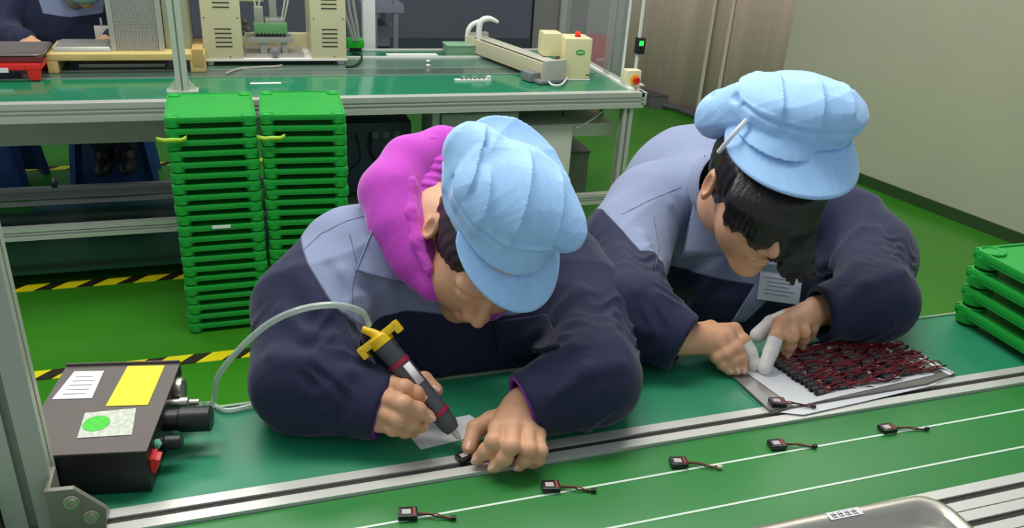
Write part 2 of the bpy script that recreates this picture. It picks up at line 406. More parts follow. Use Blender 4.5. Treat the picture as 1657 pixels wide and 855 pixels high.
# right-hand face fittings
kx = .0
MB().lathe([(0, 0), (.014, 0), (.014, .018), (.0165, .020), (.0165, .056), (.015, .058), (0, .058)], (kx, .088, .040), (1, 0, 0)).build('regulator_knob', BLACK, bx)
MB().lathe([(0, 0), (.008, 0), (.008, .006), (.0095, .008), (.0095, .026), (.008, .028), (0, .028)], (kx, .052, .032), (1, 0, 0)).build('timer_knob', BLACK, bx)
MB().lathe([(0, 0), (.006, 0), (.006, .004), (0, .008)], (kx, .040, .040), (1, 0, 0), 16).build('pilot_lamp', mat('pale_green_lens', (120, 200, 160), .25), bx)
rk = MB().span((kx, .006, .022), (kx+.006, .026, .044), .001).build('power_switch', RED, bx)
MB().box((kx+.007, .016, .034), (.006, .016, .014), .001, rot=Matrix.Rotation(.25, 3, 'Y')).build('rocker', RED, rk)
MB().lathe([(0, 0), (.0165, 0), (.018, .003), (.018, .010), (.0155, .012), (0, .011)], (kx, .155, .040), (1, 0, 0)).build('pressure_gauge', STEEL, bx)
fit = MB(); fit.lathe([(0, 0), (.006, 0), (.006, .012), (.008, .012), (.008, .022), (.005, .024), (.005, .036), (0, .036)], (kx, .125, .040), (1, 0, 0), 12); fit.build('air_fitting', STEEL, bx)
# pneumatic tube from the box to the dispenser
TUBE = mat('clear_tube', (200, 214, 200), .18, alpha=.55, coat=.5)
tb = [(-.0795, .968, .791)]
for (px, py, D) in ((335, 655, 1.22), (346, 648, 1.205), (352, 612, 1.14), (385, 568, 1.08), (435, 524, 1.04), (490, 500, 1.02), (545, 494, 1.03), (585, 505, 1.06), (597, 526, 1.09)): tb.append(tuple(far(px, py, D)))
tbo = empty('air_tube', tb[0], 0, 'clear flexible air tube arching from the control box to the dispenser', 'tube')
mb = MB(); O = Vector(tb[0]); mb.tube([Vector(p)-O for p in tb], .0042, 10, 6); mb.build('hose', TUBE, tbo)
q = [on_z(x, y, .755) for x, y in ((342, 652), (365, 664), (405, 657), (438, 648))]
mb = MB(); mb.tube([Vector(p) for p in q], .0032, 8, 5); tag(mb.build('air_tube', TUBE), 'short loop of clear tube lying on the bench beside the sleeve', 'tube')

# ------------------------------------------------------------------ dispenser pen
a = Vector(on_z(742, 708, .768)); b = Vector(far(614, 548, 1.105))
ax = (b-a).normalized(); Ld = (b-a).length
dp = empty('dispensing_syringe', a, 0, 'dark grey glue dispensing syringe with yellow cap held in the left worker\'s hand', 'dispenser')
sg = mat('dark_grey_barrel', (78, 78, 84), .45)
MB().lathe([(0, .012), (.0095, .012), (.0125, .02), (.0145, .05), (.0145, Ld-.022), (.0155, Ld-.020), (.0155, Ld-.008), (0, Ld-.008)], (0, 0, 0), ax, 28).build('barrel', sg, dp)
cr = mat('crimson_band', (160, 24, 58), .5)
for t in (.042, Ld-.042): MB().lathe([(.0148, t-.003), (.0153, t-.003), (.0153, t+.003), (.0148, t+.003)], (0, 0, 0), ax, 28).build('band', cr, dp)
MB().lathe([(0, -.016), (.0011, -.016), (.0013, -.002), (.004, .0), (.005, .013), (0, .013)], (0, 0, 0), ax, 14).build('nozzle', mat('clear_nozzle', (205, 205, 190), .3), dp)
ycap = MB(); side = ax.cross(Vector(-CT)).normalized(); side = -side if side.dot(Vector(CR)) < 0 else side
nrm = ax.cross(side).normalized()
R3 = Matrix((side, nrm, ax)).transposed()
ycap.lathe([(0, Ld-.010), (.0165, Ld-.010), (.0165, Ld+.002), (.012, Ld+.006), (0, Ld+.006)], (0, 0, 0), ax, 24)
ycap.box(ax*(Ld+.001), (.064, .022, .011), .004, rot=R3)
for s in (-1, 1): ycap.box(ax*(Ld-.002)+side*s*.028, (.009, .022, .018), .003, rot=R3)
ycap.cyl(ax*(Ld+.004), ax*(Ld+.012)-side*.003, .007, .006); ycap.cyl(ax*(Ld+.010)-side*.002, ax*(Ld+.024)-side*.010, .006, .0045)
ycap.build('cap', YEL, dp)
lbl = MB(); 
vdir = (-Vector(sight(660, 600))-ax*(-Vector(sight(660, 600))).dot(ax)).normalized(); l2 = ax.cross(vdir)
if l2.dot(Vector(CR)) < 0: l2 = -l2
pp = []
for k in range(5):
    an = math.radians(5+k*12); dd = vdir*math.cos(an)+l2*math.sin(an); pp.append(ax*(Ld-.080)+dd*.0149)
lbl.strip(pp, ax*.032); lbl.build('label_sticker', PAPER, dp, smooth=60, solid=.0003)

# ------------------------------------------------------------------ papers, plate and battery cells
def sheet(name, px, z, m, lab, cat, t=.0006, **k):
    c = np.mean([on_z(x, y, z) for x, y in px], 0)
    o = MB().prism([tuple((on_z(x, y, z)-c)[:2]) for x, y in px], 0, t).build(name, m, smooth=0, **k); o.location = (c[0], c[1], z)
    return tag(o, lab, cat)
sheet('paper_sheet', [(681, 728), (652, 694), (760, 672), (800, 700)], .7504, PAPER, 'small white paper under the left worker\'s dispenser tip', 'paper')
PL = mat('grey_clear_plate', (128, 122, 118), .25, coat=.4)
pc = [(1246, 666), (1170, 596), (1398, 534), (1545, 606), (1500, 622)]
plate = sheet('assembly_plate', pc, .7515, PL, 'grey plate carrying rows of battery cells under the right worker\'s hands', 'plate', t=.0022)
rim = MB(); cc = np.array(plate.location)
ring = [Vector(on_z(x, y, .7545)-cc) for x, y in pc]
rim.tube(ring+[ring[0]], .0012, 6, 1); rim.build('rim', mat('plate_edge', (88, 84, 80), .3), plate)
sheet('paper_sheet', [(1204, 601), (1285, 659), (1512, 607), (1408, 548), (1300, 560)], .7542, PAPER, 'white paper sheet under the rows of battery cells', 'paper')
sheet('paper_strip', [(1262, 668), (1310, 655), (1500, 620), (1520, 622), (1400, 650), (1300, 672)], .7526, PAPER, 'white paper strip along the bench rail below the plate', 'paper')
sheet('paper_strip', [(1404, 537), (1412, 535), (1545, 604), (1536, 608)], .7542, PAPER, 'narrow white paper strip along the right edge of the plate', 'paper')
random.seed(5)
CELL = mat('black_battery_wrap', (24, 22, 26), .3); WR = mat('red_wire', (128, 18, 30), .4); WK = mat('black_wire', (26, 18, 20), .4)
def cell_meshes(L, seed, loose):
    r = random.Random(seed)
    def path(o):
        n = 5
        if not loose: return [(.012+L*i/n, o+r.uniform(-.0012, .0012)-.20*L*(i/n)**1.3, .003+.0015*math.sin(i)) for i in range(n+1)]
        a = r.uniform(-.012, .012); return [(.010+L*i/n, o+a*math.sin(i/n*2.6)+r.uniform(-.004, .004), .006+r.uniform(.0, .008)*min(1, i)) for i in range(n+1)]
    return path
def make_cell(L, seed, loose=False):
    root = empty('battery_cell')
    mb = MB().box((0, 0, .0042), (.026, .019, .0078), .0012); mb.build('cell', CELL, root)
    MB().box((-.002, 0, .0083), (.012, .009, .0004)).build('print', mat('grey_white_print', (190, 180, 176), .5) if not loose else mat('dim_print', (104, 92, 92), .5), root)
    MB().box((.0085, 0, .0083), (.004, .015, .0005)).build('solder_tab', mat('brick_red_tape', (150, 50, 40), .5), root)
    path = cell_meshes(L, seed, loose)
    for nm, o_, m_ in ((('red_lead', .0018, mat('brick_wire', (150, 60, 40), .5)), ('black_lead', -.0018, WK)) if not loose else (('red_lead', .004, WR), ('red_lead', -.001, WR), ('black_lead', -.004, WK))):
        q = path(o_); MB().tube(q, .0010 if not loose else .0017, 6, 4).build(nm, m_, root)
    MB().box((.011+L+.003, 0 if loose else -.20*L, .003 if not loose else .008), (.007, .005, .0045), .0006).build('plug', BLACK if seed % 3 else mat('ivory_plug', (214, 196, 180), .5), root)
    return root
belt_cells = [((660, 832), -.20, 'battery cell on the belt nearest the camera, leftmost of the five'), ((891, 788), -.20, 'second battery cell from the left on the belt'),
              ((1098, 749), -.24, 'middle battery cell of the five on the belt'), ((1257, 720), -.12, 'battery cell on the belt just below the plate corner'),
              ((1436, 694), -.06, 'battery cell on the belt farthest to the right')]
for i, ((px, py), rz, lab) in enumerate(belt_cells):
    c = make_cell(.048 if i != 4 else .056, 21 if i == 2 else 22); p = on_z(px, py, .750); c.location = (p[0], p[1], .7466); c.rotation_euler = (0, 0, rz)
    c.scale = (.88, .88, .88)
    tag(c, 'black '+lab, 'battery cell')
c = make_cell(.045, 40); p = on_z(1258, 652, .757); c.location = (p[0], p[1], .7542); c.rotation_euler = (0, 0, -.25); c.scale = (.9, .9, .9); tag(c, 'black battery cell lying alone on the plate\'s front left corner', 'battery cell')
c = make_cell(.02, 41); p = on_z(752, 742, .752); c.location = (p[0], p[1], .7512); c.rotation_euler = (0, 0, .3); c.scale = (.85, .85, .85); tag(c, 'black battery cell under the left worker\'s fingertips at the nozzle', 'battery cell')
# rows on the plate
protos = [make_cell(.066, 60+k, True) for k in range(6)]
pk_ = [children(o) for o in protos]
A_, B_, C_, D4 = [on_z(x, y, .7549) for x, y in ((1262, 600), (1318, 640), (1492, 601), (1398, 553))]
A2 = on_z(1228, 575, .7549); nr_, nc_ = 13, 5; used = [0]*6; rnd = random.Random(9)
for r in range(nr_):
    for c in range(nc_):
        u = (r+.5)/nr_; v = (c+.28)/nc_
        L0 = A2*(1-u)+B_*u; R0 = D4*(1-u)+C_*u; p = L0*(1-v)+R0*v
        k = rnd.randrange(6)
        o = protos[k] if not used[k] else copy_tree(protos[k], None, pk_[k]); used[k] = 1
        o.location = (p[0]+(rnd.uniform(-.012, .012) if c else rnd.uniform(-.002, .002)), p[1]+rnd.uniform(-.002, .002), .7552+c*.0004+rnd.uniform(0, .001))
        o.rotation_euler = (math.radians(48), rnd.uniform(-.03, .05), .05+rnd.uniform(-.13, .09)); s = .62; o.scale = (.95, s, s)
        tag(o, 'black battery cell with red and black leads, packed in the rows on the plate' if c else f'black battery cell in the left-hand column on the plate, {ORD[nr_-1-r] if r < nr_-1 else "first"} from the front', 'battery cell', 'battery cells packed on the plate' if c else 'battery cells in the left column on the plate')
for k in range(6):
    if not used[k]:
        for q in pk_[k]: bpy.data.objects.remove(q)
        bpy.data.objects.remove(protos[k])

# ------------------------------------------------------------------ steel tray in the near right corner
st = empty('steel_tray', (0, 0, 0), 0, 'shallow stainless steel tray at the bottom right corner with a white label on its rim', 'tray')
zc = .7745
pA = on_z(1475, 805, zc); pB = on_z(1185, 862, zc)
dirx = Vector((pA-pB)[:2]).normalized(); ang = math.atan2(dirx.y, dirx.x)
W2, D2 = .42, .30; mb = MB()
loops = []
for (ins, z) in ((.0, -.004), (-.001, 0), (.004, .0015), (.012, 0), (.016, -.004), (.020, -.018), (.026, -.022), (.05, -.023)):
    loops.append([mb.bm.verts.new((x, y, z)) for x, y in rnd_rect(0, 0, W2-2*ins, D2-2*ins, max(.035-ins*.5, .01), 8)])
n = len(loops[0])
for a_ in range(len(loops)-1):
    for i in range(n): mb.bm.faces.new((loops[a_][i], loops[a_][(i+1) % n], loops[a_+1][(i+1) % n], loops[a_+1][i]))
mb.bm.faces.new(loops[-1])
o = mb.build('pan', STEEL, st, smooth=50, solid=.0008)
corner = on_z(1560, 840, zc)   # right edge of the pan
st.rotation_euler = (0, 0, ang)
cxy = Vector((pA[0], pA[1]))+Vector((dirx.x, dirx.y))*(.035)-dirx*(W2/2)+Vector((dirx.y, -dirx.x))*(D2/2)
st.location = (cxy.x, cxy.y, zc)
lb = MB().span((W2/2-.165, D2/2-.0125, .0018), (W2/2-.118, D2/2-.0005, .0022)).build('label_sticker', PAPER, st, smooth=0)
ink = MB()
for k in range(4):
    x = W2/2-.160+k*.0098
    ink.span((x, D2/2-.0105, .0022), (x+.001, D2/2-.003, .0025)); ink.span((x, D2/2-.0065, .0022), (x+.007, D2/2-.0055, .0025)); ink.span((x+.0035, D2/2-.0105, .0022), (x+.0045, D2/2-.0025, .0025)); ink.span((x+.001, D2/2-.0105, .0022), (x+.007, D2/2-.0097, .0025))
ink.build('lettering', mat('dark_ink', (60, 60, 60), .7), st, smooth=0)
# ------------------------------------------------------------------ rear bench
T2 = .69
REARMAT = mat('rear_green_mat', (30, 122, 84), .12, var=.06, vscale=3, coat=.3)
rb = empty('workbench', (.4, 3.3, 0), 0, 'long rear assembly bench with green top and aluminium frame', 'workbench')
X0, X1 = -2.0, 1.15
PR = mat('pale_bench_aluminium', (200, 202, 192), .42, .45)
MB().span((X0, -.35, T2-.03), (X1, .455, T2), .002).build('bench_top', REARMAT, rb)
def ribbed(mb, x0, x1, yf, z0, z1, d=.04):
    """front rail seen from the side: two lips with a groove between"""
    h = z1-z0
    sec = [(0, 0), (0, h*.30), (.008, h*.34), (.008, h*.46), (0, h*.50), (0, h*.56), (.008, h*.60), (.008, h*.66), (0, h*.70), (0, h), (d, h), (d, 0)]
    A = [mb.bm.verts.new((x0, yf+p[0], z0+p[1])) for p in sec]; B = [mb.bm.verts.new((x1, yf+p[0], z0+p[1])) for p in sec]
    n = len(sec); mb.bm.faces.new(A); mb.bm.faces.new(B[::-1])
    for i in range(n): mb.bm.faces.new((A[i], A[(i+1) % n], B[(i+1) % n], B[i]))
mb = MB(); ribbed(mb, X0, X1+.01, -.385, T2-.062, T2+.001); mb.build('front_rail', PR, rb, smooth=0)
mb = MB(); ribbed(mb, X0, X1, .45, T2-.062, T2+.001); mb.build('back_rail', PR, rb, smooth=0)
MB().span((X1-.002, -.385, T2-.05), (X1+.022, .49, T2+.001), .002).build('end_rail', PR, rb)
for lx in (-1.9, 1.105):
    for ly in (-.35, .46):
        mb = MB(); post(mb, lx, ly, 0, T2-.06, .042); mb.build('leg', PR, rb, smooth=20)
mb = MB(); ribbed(mb, X0, X1-.05, -.37, .213, .258, .03); mb.build('lower_rail', PR, rb, smooth=0)
mb = MB(); ribbed(mb, X0, X1-.05, .44, .060, .110, .03); mb.build('lower_rail', PR, rb, smooth=0)
MB().span((X0, .30, .085), (X1-.05, .318, .100)).build('lower_bar', PR, rb)
MB().span((X0, -.31, .055), (-.30, .28, .060)).build('shelf_panel', mat('dark_green_shelf', (16, 62, 40), .25), rb)
MB().span((X0, .43, T2-.385), (.2, .438, T2-.065)).build('skirting_panel', mat('dull_olive_panel', (222, 226, 196), .5, var=.12, vscale=2), rb)
# conveyor strips across the rear bench
rc = empty('conveyor_track', (.5, 3.3, T2), 0, 'conveyor track with steel guide rails along the rear bench', 'conveyor')
GL = mat('guide_rail', (168, 176, 168), .35, .6)
MB().span((X0-.1, -.040, .0002), (1.0, -.032, .003)).build('guide_rail', GL, rc)
MB().span((X0-.1, .075, .0002), (.98, .083, .003)).build('guide_rail', GL, rc)
MB().span((X0-.1, -.031, .0002), (.98, .074, .002)).build('track_bed', mat('dark_track', (70, 90, 80), .2), rc)
MB().span((X0-.1, .084, .0002), (.7, .27, .002)).build('track_bed', mat('track_grey_green', (84, 112, 96), .2), rc)
MB().span((-.1, .275, .0002), (.62, .285, .010)).build('guide_rail', WHITE, rc)
MB().span((.15, .33, .0002), (.38, .37, .004)).build('label_plate', WHITE, rc)
for (px, py) in ((693, 108), (693, 101)):
    p = on_z(px, py, T2+.005); MB().sph((p[0]-.5, p[1]-3.3, .008), (.014, .010, .010), 12).build('roller_bolt', GL, rc)
p = on_z(430, 135, T2); tag(MB().span((p[0]-.055, p[1]-.008, T2), (p[0]+.055, p[1]+.010, T2+.001)).build('label_strip', PAPER, smooth=0), 'white label strip stuck on the rear bench in front of the beige machine', 'label')
# little connector rail
p = on_z(765, 131, T2); cr = empty('connector_rail', (p[0], p[1], T2), 0, 'small white connector rail lying on the rear bench right of centre', 'connector rail')
MB().span((-.075, -.010, 0), (.075, .010, .008), .001).build('rail', WHITE, cr)
for k in range(6): MB().span((-.05+k*.018, -.006, .008), (-.042+k*.018, .004, .016)).build('pin_block', GREY, cr)
MB().box((.066, 0, .013), (.016, .018, .014), .003).build('end_plug', WHITE, cr)

# beige twin-tower machine
bmx = empty('assembly_machine', (.17, 3.44, T2+.0035), 0, 'beige twin-tower assembly machine with vent slots on the rear bench', 'machine')
BE2 = mat('beige_enamel_machine', (206, 200, 160), .42, var=.02, vscale=4)
for fx in (-.255, .255): 
    for fy in (.03, .25): MB().lathe([(0, 0), (.014, 0), (.014, .02), (0, .02)], (fx, fy, 0), n=14).build('foot', WHITE, bmx)
MB().span((-.28, 0, .018), (.28, .28, .026), .001).build('base_plate', WHITE, bmx)
for (x0, x1) in ((-.275, -.128), (.138, .278)):
    tw = MB().span((x0, .005, .026), (x1, .24, .40), .004).build('tower', BE2, bmx)
    xc = (x0+x1)/2+.004
    for zz in (.075, .092, .109, .126, .143, .225, .242, .259, .276): MB().box((xc, .0045, zz), (.062, .003, .0045), .001).build('vent_slot', mat('vent_shadow', (48, 46, 38), .8), tw)
    sc = MB()
    for (sx, sz) in ((x0+.012, .185), (x1-.012, .185), (x1-.05, .035)): sc.sph((sx, .005, sz), .003, 8)
    sc.build('screw', mat('dark_screw', (70, 66, 56), .5), tw)
MB().span((-.128, .20, .026), (.138, .24, .09), .003).build('back_plate', BE2, bmx)
MB().span((-.128, .19, .22), (-.03, .235, .40), .003).build('back_plate', BE2, bmx)
MB().span((-.095, .187, .245), (-.015, .19, .262)).build('label_plate', WHITE, bmx)
# fixture between the towers
fx = empty('press_fixture', (.165, 3.46, T2+.031), 0, 'small press fixture with green block between the beige towers', 'fixture')
SV = mat('satin_steel', (178, 176, 166), .35, .5)
MB().span((-.115, .01, 0), (.115, .20, .012), .002).build('base', SV, fx)
MB().span((-.055, .03, .012), (-.028, .10, .055), .002).build('column', SV, fx)
MB().span((.030, .03, .012), (.052, .10, .055), .002).build('column', SV, fx)
MB().span((-.105, .02, .055), (.072, .12, .075), .002).build('table', SV, fx)
MB().lathe([(0, 0), (.02, 0), (.022, .006), (.012, .01), (.012, .03), (0, .03)], (.0, .02, .018), (0, -1, 0), 18).build('turn_knob', GREY, fx)
MB().span((-.075, .03, .090), (.055, .10, .128), .003).build('green_block', mat('sage_green_block', (96, 150, 96), .5), fx)
pinm = MB()
for k in range(8): pinm.cyl((-.062+k*.015, .05, .074), (-.062+k*.015, .05, .092), .003, n=8)
pinm.build('pin', BLACKM, fx)
MB().span((-.010, .05, .128), (.018, .09, .30), .002).build('ram', SV, fx)
MB().span((-.03, .04, .128), (.045, .1, .145), .002).build('clamp', SV, fx)
MB().span((-.07, .04, .128), (-.035, .08, .19), .002).build('clamp', SV, fx)
for k, (x_, z_) in enumerate(((-.118, .115), (-.108, .135), (-.098, .105), (-.12, .092))): MB().sph((x_, .03, z_), .011, 10).build('valve_knob', mat('dark_olive', (66, 66, 52), .5), fx)
for s_, (x_, xe) in enumerate(((-.05, -.085), (.035, .07), (.045, .085), (-.06, -.03))):
    MB().tube([(x_, .06, .14), ((x_+xe)/2, .05, .22), (xe, .07, .33)], .0035, 8, 5).build('air_hose', mat('pale_hose', (196, 200, 184), .3), fx)
cbz = [on_z(x, y, T2+.006) for x, y in ((365, 120), (385, 112), (420, 109), (445, 108), (456, 106))]
tag(MB().tube([Vector(p) for p in cbz], .005, 8, 6).build('cable', mat('grey_cable', (150, 148, 136), .5)), 'grey cable curling out under the base of the beige machine', 'cable')
# black cable loop and green fan at right of the machine
cl = [on_z(x, y, T2+.008) for x, y in ((560, 108), (575, 106), (584, 97), (584, 90), (570, 86))]
tag(MB().tube([Vector(p) for p in cl], .005, 8, 6).build('cable', BLACK), 'black cable loop beside the right beige tower', 'cable')
p = on_z(575, 82, T2); gf = empty('green_plug_box', (p[0], p[1], T2), 0, 'bright green plug box beside the beige machine', 'plug box')
MB().box((0, 0, .035), (.075, .06, .04), .012).build('housing', mat('vivid_green', (30, 170, 40), .4), gf)
MB().box((0, 0, .0085), (.05, .04, .016), .003).build('base', BLACK, gf)
th = MB()
for k in range(3):
    q = [on_y(x, y, 3.72) for x, y in ((556+k*7, -6), (558+k*8, 20), (566+k*6, 45), (572+k*4, 66))]
    th.tube([Vector(v)-Vector(p) for v in q], .007, 8, 5)
th.build('hose', mat('milky_hose', (170, 172, 168), .25, alpha=.6), gf)
for zc_ in (.0,): pass
# white post and grey rack frame behind
p = on_y(597, 82, 3.85); wp = empty('white_post', (p[0], p[1], 0), 0, 'thick white upright post behind the beige machine', 'post')
MB().span((-.028, -.02, 0), (.028, .03, 1.6), .003).build('shaft', mat('white_enamel', (206, 210, 208), .4), wp)
MB().span((-.05, -.04, 0), (.05, .05, .01)).build('base', GREY, wp)
rf = empty('grey_rack', (0, 4.25, 0), 0, 'grey metal rack frame standing behind the white post', 'rack')
GR = mat('blue_grey_tube', (124, 128, 140), .4, .2)
xa = on_y(606, 40, 4.25)[0]; xb = on_y(640, 40, 4.25)[0]
for x in (xa, xb): MB().span((x-.012, -.012, 0), (x+.012, .012, 1.3)).build('upright', GR, rf)
for x in (xa, xb): MB().span((x-.012, .35, 0), (x+.012, .374, 1.3)).build('upright', GR, rf)
for z in (.30, .78, 1.25): MB().span((xa-.06, -.015, z), (xb+.04, .38, z+.04)).build('shelf', GR, rf)
MB().span((xa+.02, .05, .60), (xb-.02, .3, .70)).build('drawer', mat('slate_drawer', (110, 116, 128), .5), rf)
MB().span((xa+.013, .0, .34), (xb-.013, .34, .595)).build('dark_bin', mat('dark_bin', (40, 42, 54), .5), rf)

# robot slider (long beige linear actuator) and its cabinet
sa = Vector((1.235, 3.10, T2+.0035)); sb = Vector((1.075, 3.66, T2+.0035)); dv = (sb-sa); Ls = dv.length; rzs = math.atan2(dv.y, dv.x)-PI/2
sl = empty('linear_actuator', sa, rzs, 'long beige linear actuator arm lying across the rear bench', 'actuator')
MB().span((-.045, 0, .012), (.04, Ls, .075), .004).build('rail_body', BEIGE, sl)
MB().span((-.035, .012, .075), (-.028, Ls-.02, .0775)).build('slot', BLACKM, sl)
MB().span((-.028, .015, .075), (.034, Ls-.02, .080), .002).build('belt_cover', mat('pale_cover', (190, 188, 170), .35), sl)
MB().span((-.055, -.014, .004), (.05, .006, .090), .003).build('end_plate', mat('grey_end_plate', (170, 172, 160), .4), sl)
MB().span((-.055, Ls-.005, .0), (.05, Ls+.02, .095), .003).build('end_plate', MATS['grey_end_plate'], sl)
MB().span((-.095, .03, .0), (-.045, .10, .035), .003).build('clamp_foot', GREY, sl)
MB().span((-.08, -.02, .0), (.04, .05, .012), .002).build('foot_plate', GREY, sl)
p = on_z(905, 128, T2); rbx = empty('robot_cabinet', (1.335, 3.13, T2+.001), -.06, 'beige controller cabinet with green oval badge and red button on the rear bench', 'cabinet')
MB().span((-.055, 0, 0), (.075, .15, .006), .001).build('base_plate', WHITE, rbx)
MB().span((-.045, .005, .006), (.072, .12, .170), .008).build('front_housing', mat('cream_enamel', (222, 214, 166), .42), rbx)
MB().span((-.120, .06, .085), (-.04, .15, .180), .012).build('rear_housing', MATS['cream_enamel'], rbx)
MB().lathe([(0, 0), (.012, 0), (.012, .006), (.010, .010), (0, .010)], (.02, .05, .170)).build('red_button', RED, rbx)
MB().sph((.02, .05, .184), (.013, .013, .008), 14).build('button_cap', mat('glowing_red', (255, 40, 20), .3, emit=.6), rbx)
bd = MB(); bd.lathe([(0, 0), (1, 0), (1, .0015), (0, .0015)], (0, 0, 0), (0, -1, 0), 28)
for v in bd.bm.verts: v.co = Vector((v.co.x*.020+.022, v.co.y+.0045, v.co.z*.011+.115))
bo = bd.build('badge', mat('badge_green', (50, 160, 60), .4), rbx)
tx = MB()
for k in range(4): tx.span((.009+k*.0068, .0025, .112), (.0135+k*.0068, .0031, .118))
tx.build('badge_lettering', PAPER, bo, smooth=0)
MB().span((.055, .0035, .02), (.07, .005, .024)).build('slot_mark', BLACK, rbx)
cb2 = [on_z(x, y, T2+.012) for x, y in ((885, 128), (893, 137), (908, 137), (918, 126))]
tag(MB().tube([Vector(v) for v in cb2], .004, 8, 5).build('cable', WHITE), 'white cable loop under the robot cabinet', 'cable')
# cable chain arcs at the far end
hs = empty('cable_chain', (1.075, 3.60, T2), 0, 'white arched cable conduits at the far end of the actuator', 'conduit')
def rel(px, py, Y): return Vector(on_y(px, py, Y))-Vector((1.075, 3.60, T2))
MB().tube([rel(757, 72, 3.66), rel(757, 52, 3.66), rel(764, 40, 3.66), rel(778, 34, 3.66)], .011, 10, 6).build('conduit', WHITE, hs)
MB().tube([rel(776, 72, 3.60), rel(775, 50, 3.60), rel(779, 34, 3.60), rel(792, 30, 3.60), rel(806, 36, 3.60)], lambda t: .013 if t < .7 else .013-.02*(t-.7), 10, 6).build('conduit', WHITE, hs)
MB().box(rel(766, 68, 3.66), (.07, .05, .06), .004).build('bracket', mat('pale_bracket', (188, 184, 160), .4), hs)
p = on_z(757, 93, T2); gb = empty('green_box', (p[0], p[1], T2), 0, 'small translucent green box on the rear bench beside the actuator', 'box')
MB().box((0, .05, .024), (.19, .09, .046), .004).build('body', mat('sage_green_box', (110, 150, 116), .4), gb)
MB().box((0, .05, .050), (.195, .095, .006), .002).build('lid', mat('sage_green_lid', (130, 168, 138), .4), gb)
# clear side screen, pole, emergency stop, meter
ps = empty('clear_side_screen', (1.515, 3.3, T2), 0, 'clear acrylic side screen at the right end of the rear bench', 'screen')
MB().span((-.002, -.25, .01), (.002, .47, .95)).build('pane', mat('clear_acrylic', (214, 218, 214), .08, alpha=.13), ps)
MB().span((-.010, -.36, .0), (.010, .45, .012), .001).build('base_rail', WHITE, ps)
MB().span((-.004, -.256, .0), (.004, -.250, .95)).build('edge_strip', mat('milky_edge', (226, 230, 222), .3), ps)
for y_ in (-.10, .44): MB().span((-.006, y_-.02, .012), (.006, y_+.02, .95)).build('frame_strip', mat('translucent_grey_frame', (170, 172, 166), .3, alpha=.3), ps)
p = on_z(1015, 141, T2); es = empty('emergency_stop', (p[0]+.012, p[1]-.03, T2+.0015), 0, 'cream emergency stop box with red mushroom button on the bench corner', 'emergency stop')
MB().span((-.034, 0, 0), (.030, .05, .072), .005).build('housing', mat('cream_housing', (226, 220, 184), .4), es)
MB().lathe([(0, 0), (.021, 0), (.021, .002), (0, .002)], (.002, .0, .036), (0, -1, 0)).build('yellow_ring', YEL, es)
MB().lathe([(0, 0), (.008, 0), (.008, .01), (.015, .012), (.016, .018), (.012, .023), (0, .024)], (.002, .0, .036), (0, -1, 0)).build('mushroom_button', RED, es)
p = on_y(1038, 76, 3.05); mt = empty('panel_meter', (p[0], p[1], p[2]-.03), 0, 'small black panel meter with green digits fixed beside the side screen', 'meter')
MB().span((-.017, 0, 0), (.017, .03, .065), .002).build('housing', BLACK, mt)
MB().span((-.012, -.001, .034), (.008, .001, .054)).build('display', mat('green_display', (40, 220, 80), .4, emit=.7), mt)
MB().span((-.012, .01, -.14), (-.002, .02, .3)).build('mount_rod', mat('white_rod', (222, 226, 214), .4), mt)
MB().span((-.03, -.03, p[2]*0-(p[2]-.03-T2)), (.02, .03, -(p[2]-.03-T2)+.006)).build('mount_foot', WHITE, mt)
MB().span((-.010, .011, -(p[2]-.03-T2)), (-.004, .018, -.13)).build('mount_rod', MATS['white_rod'], mt)
# red fire box on the floor beyond
p = on_z(968, 128, 0.0) ; 
fbx = empty('red_fire_box', (2.88, 6.08, 0), 0, 'dark red metal fire box standing by the grey partition beyond the bench', 'fire box')
MB().span((-.245, 0, 0), (.01, .2, .31), .004).build('cabinet', mat('dark_red_enamel', (186, 24, 56), .4), fbx)
MB().span((-.10, -.003, .13), (-.02, .0, .155)).build('label_plate', mat('pink_plate', (214, 150, 160), .5), fbx)
# low dark grey box on the floor at the foot of the curtain
p = on_z(1066, 176, 0); lw = empty('floor_box', (p[0], p[1], 0), 0, 'low dark grey box on the floor at the foot of the pink curtain', 'box')
MB().span((-.07, 0, 0), (.07, .16, .085), .003).build('body', mat('grey_stand', (98, 96, 96), .5), lw)
MB().span((-.074, -.004, .085), (.074, .164, .095), .002).build('lid', mat('grey_lid', (84, 82, 82), .5), lw)

# post with flared foot on the rear bench
pf = empty('bench_post', (-.175, 3.055, T2+.001), 0, 'pale aluminium upright with flared foot standing on the rear bench', 'post')
PP = mat('pale_post_aluminium', (196, 202, 186), .42, .35)
mb = MB(); post(mb, 0, 0, 0, 1.2, .040, g=.003); mb.build('shaft', PP, pf, smooth=20)
g = MB(); 
for s_ in (-1, 1):
    for (p3) in (0,):
        a3 = [g.bm.verts.new((s_*x, -.004, z)) for x, z in ((.02, 0), (.052, 0), (.022, .045))]; b3 = [g.bm.verts.new((s_*x, .004, z)) for x, z in ((.02, 0), (.052, 0), (.022, .045))]
        g.bm.faces.new(a3); g.bm.faces.new(b3[::-1])
        for i in range(3): g.bm.faces.new((a3[i], a3[(i+1) % 3], b3[(i+1) % 3], b3[i]))
g.build('foot_gusset', PP, pf)
MB().span((-.052, -.03, 0), (.052, .03, .006), .001).build('foot_plate', PP, pf)
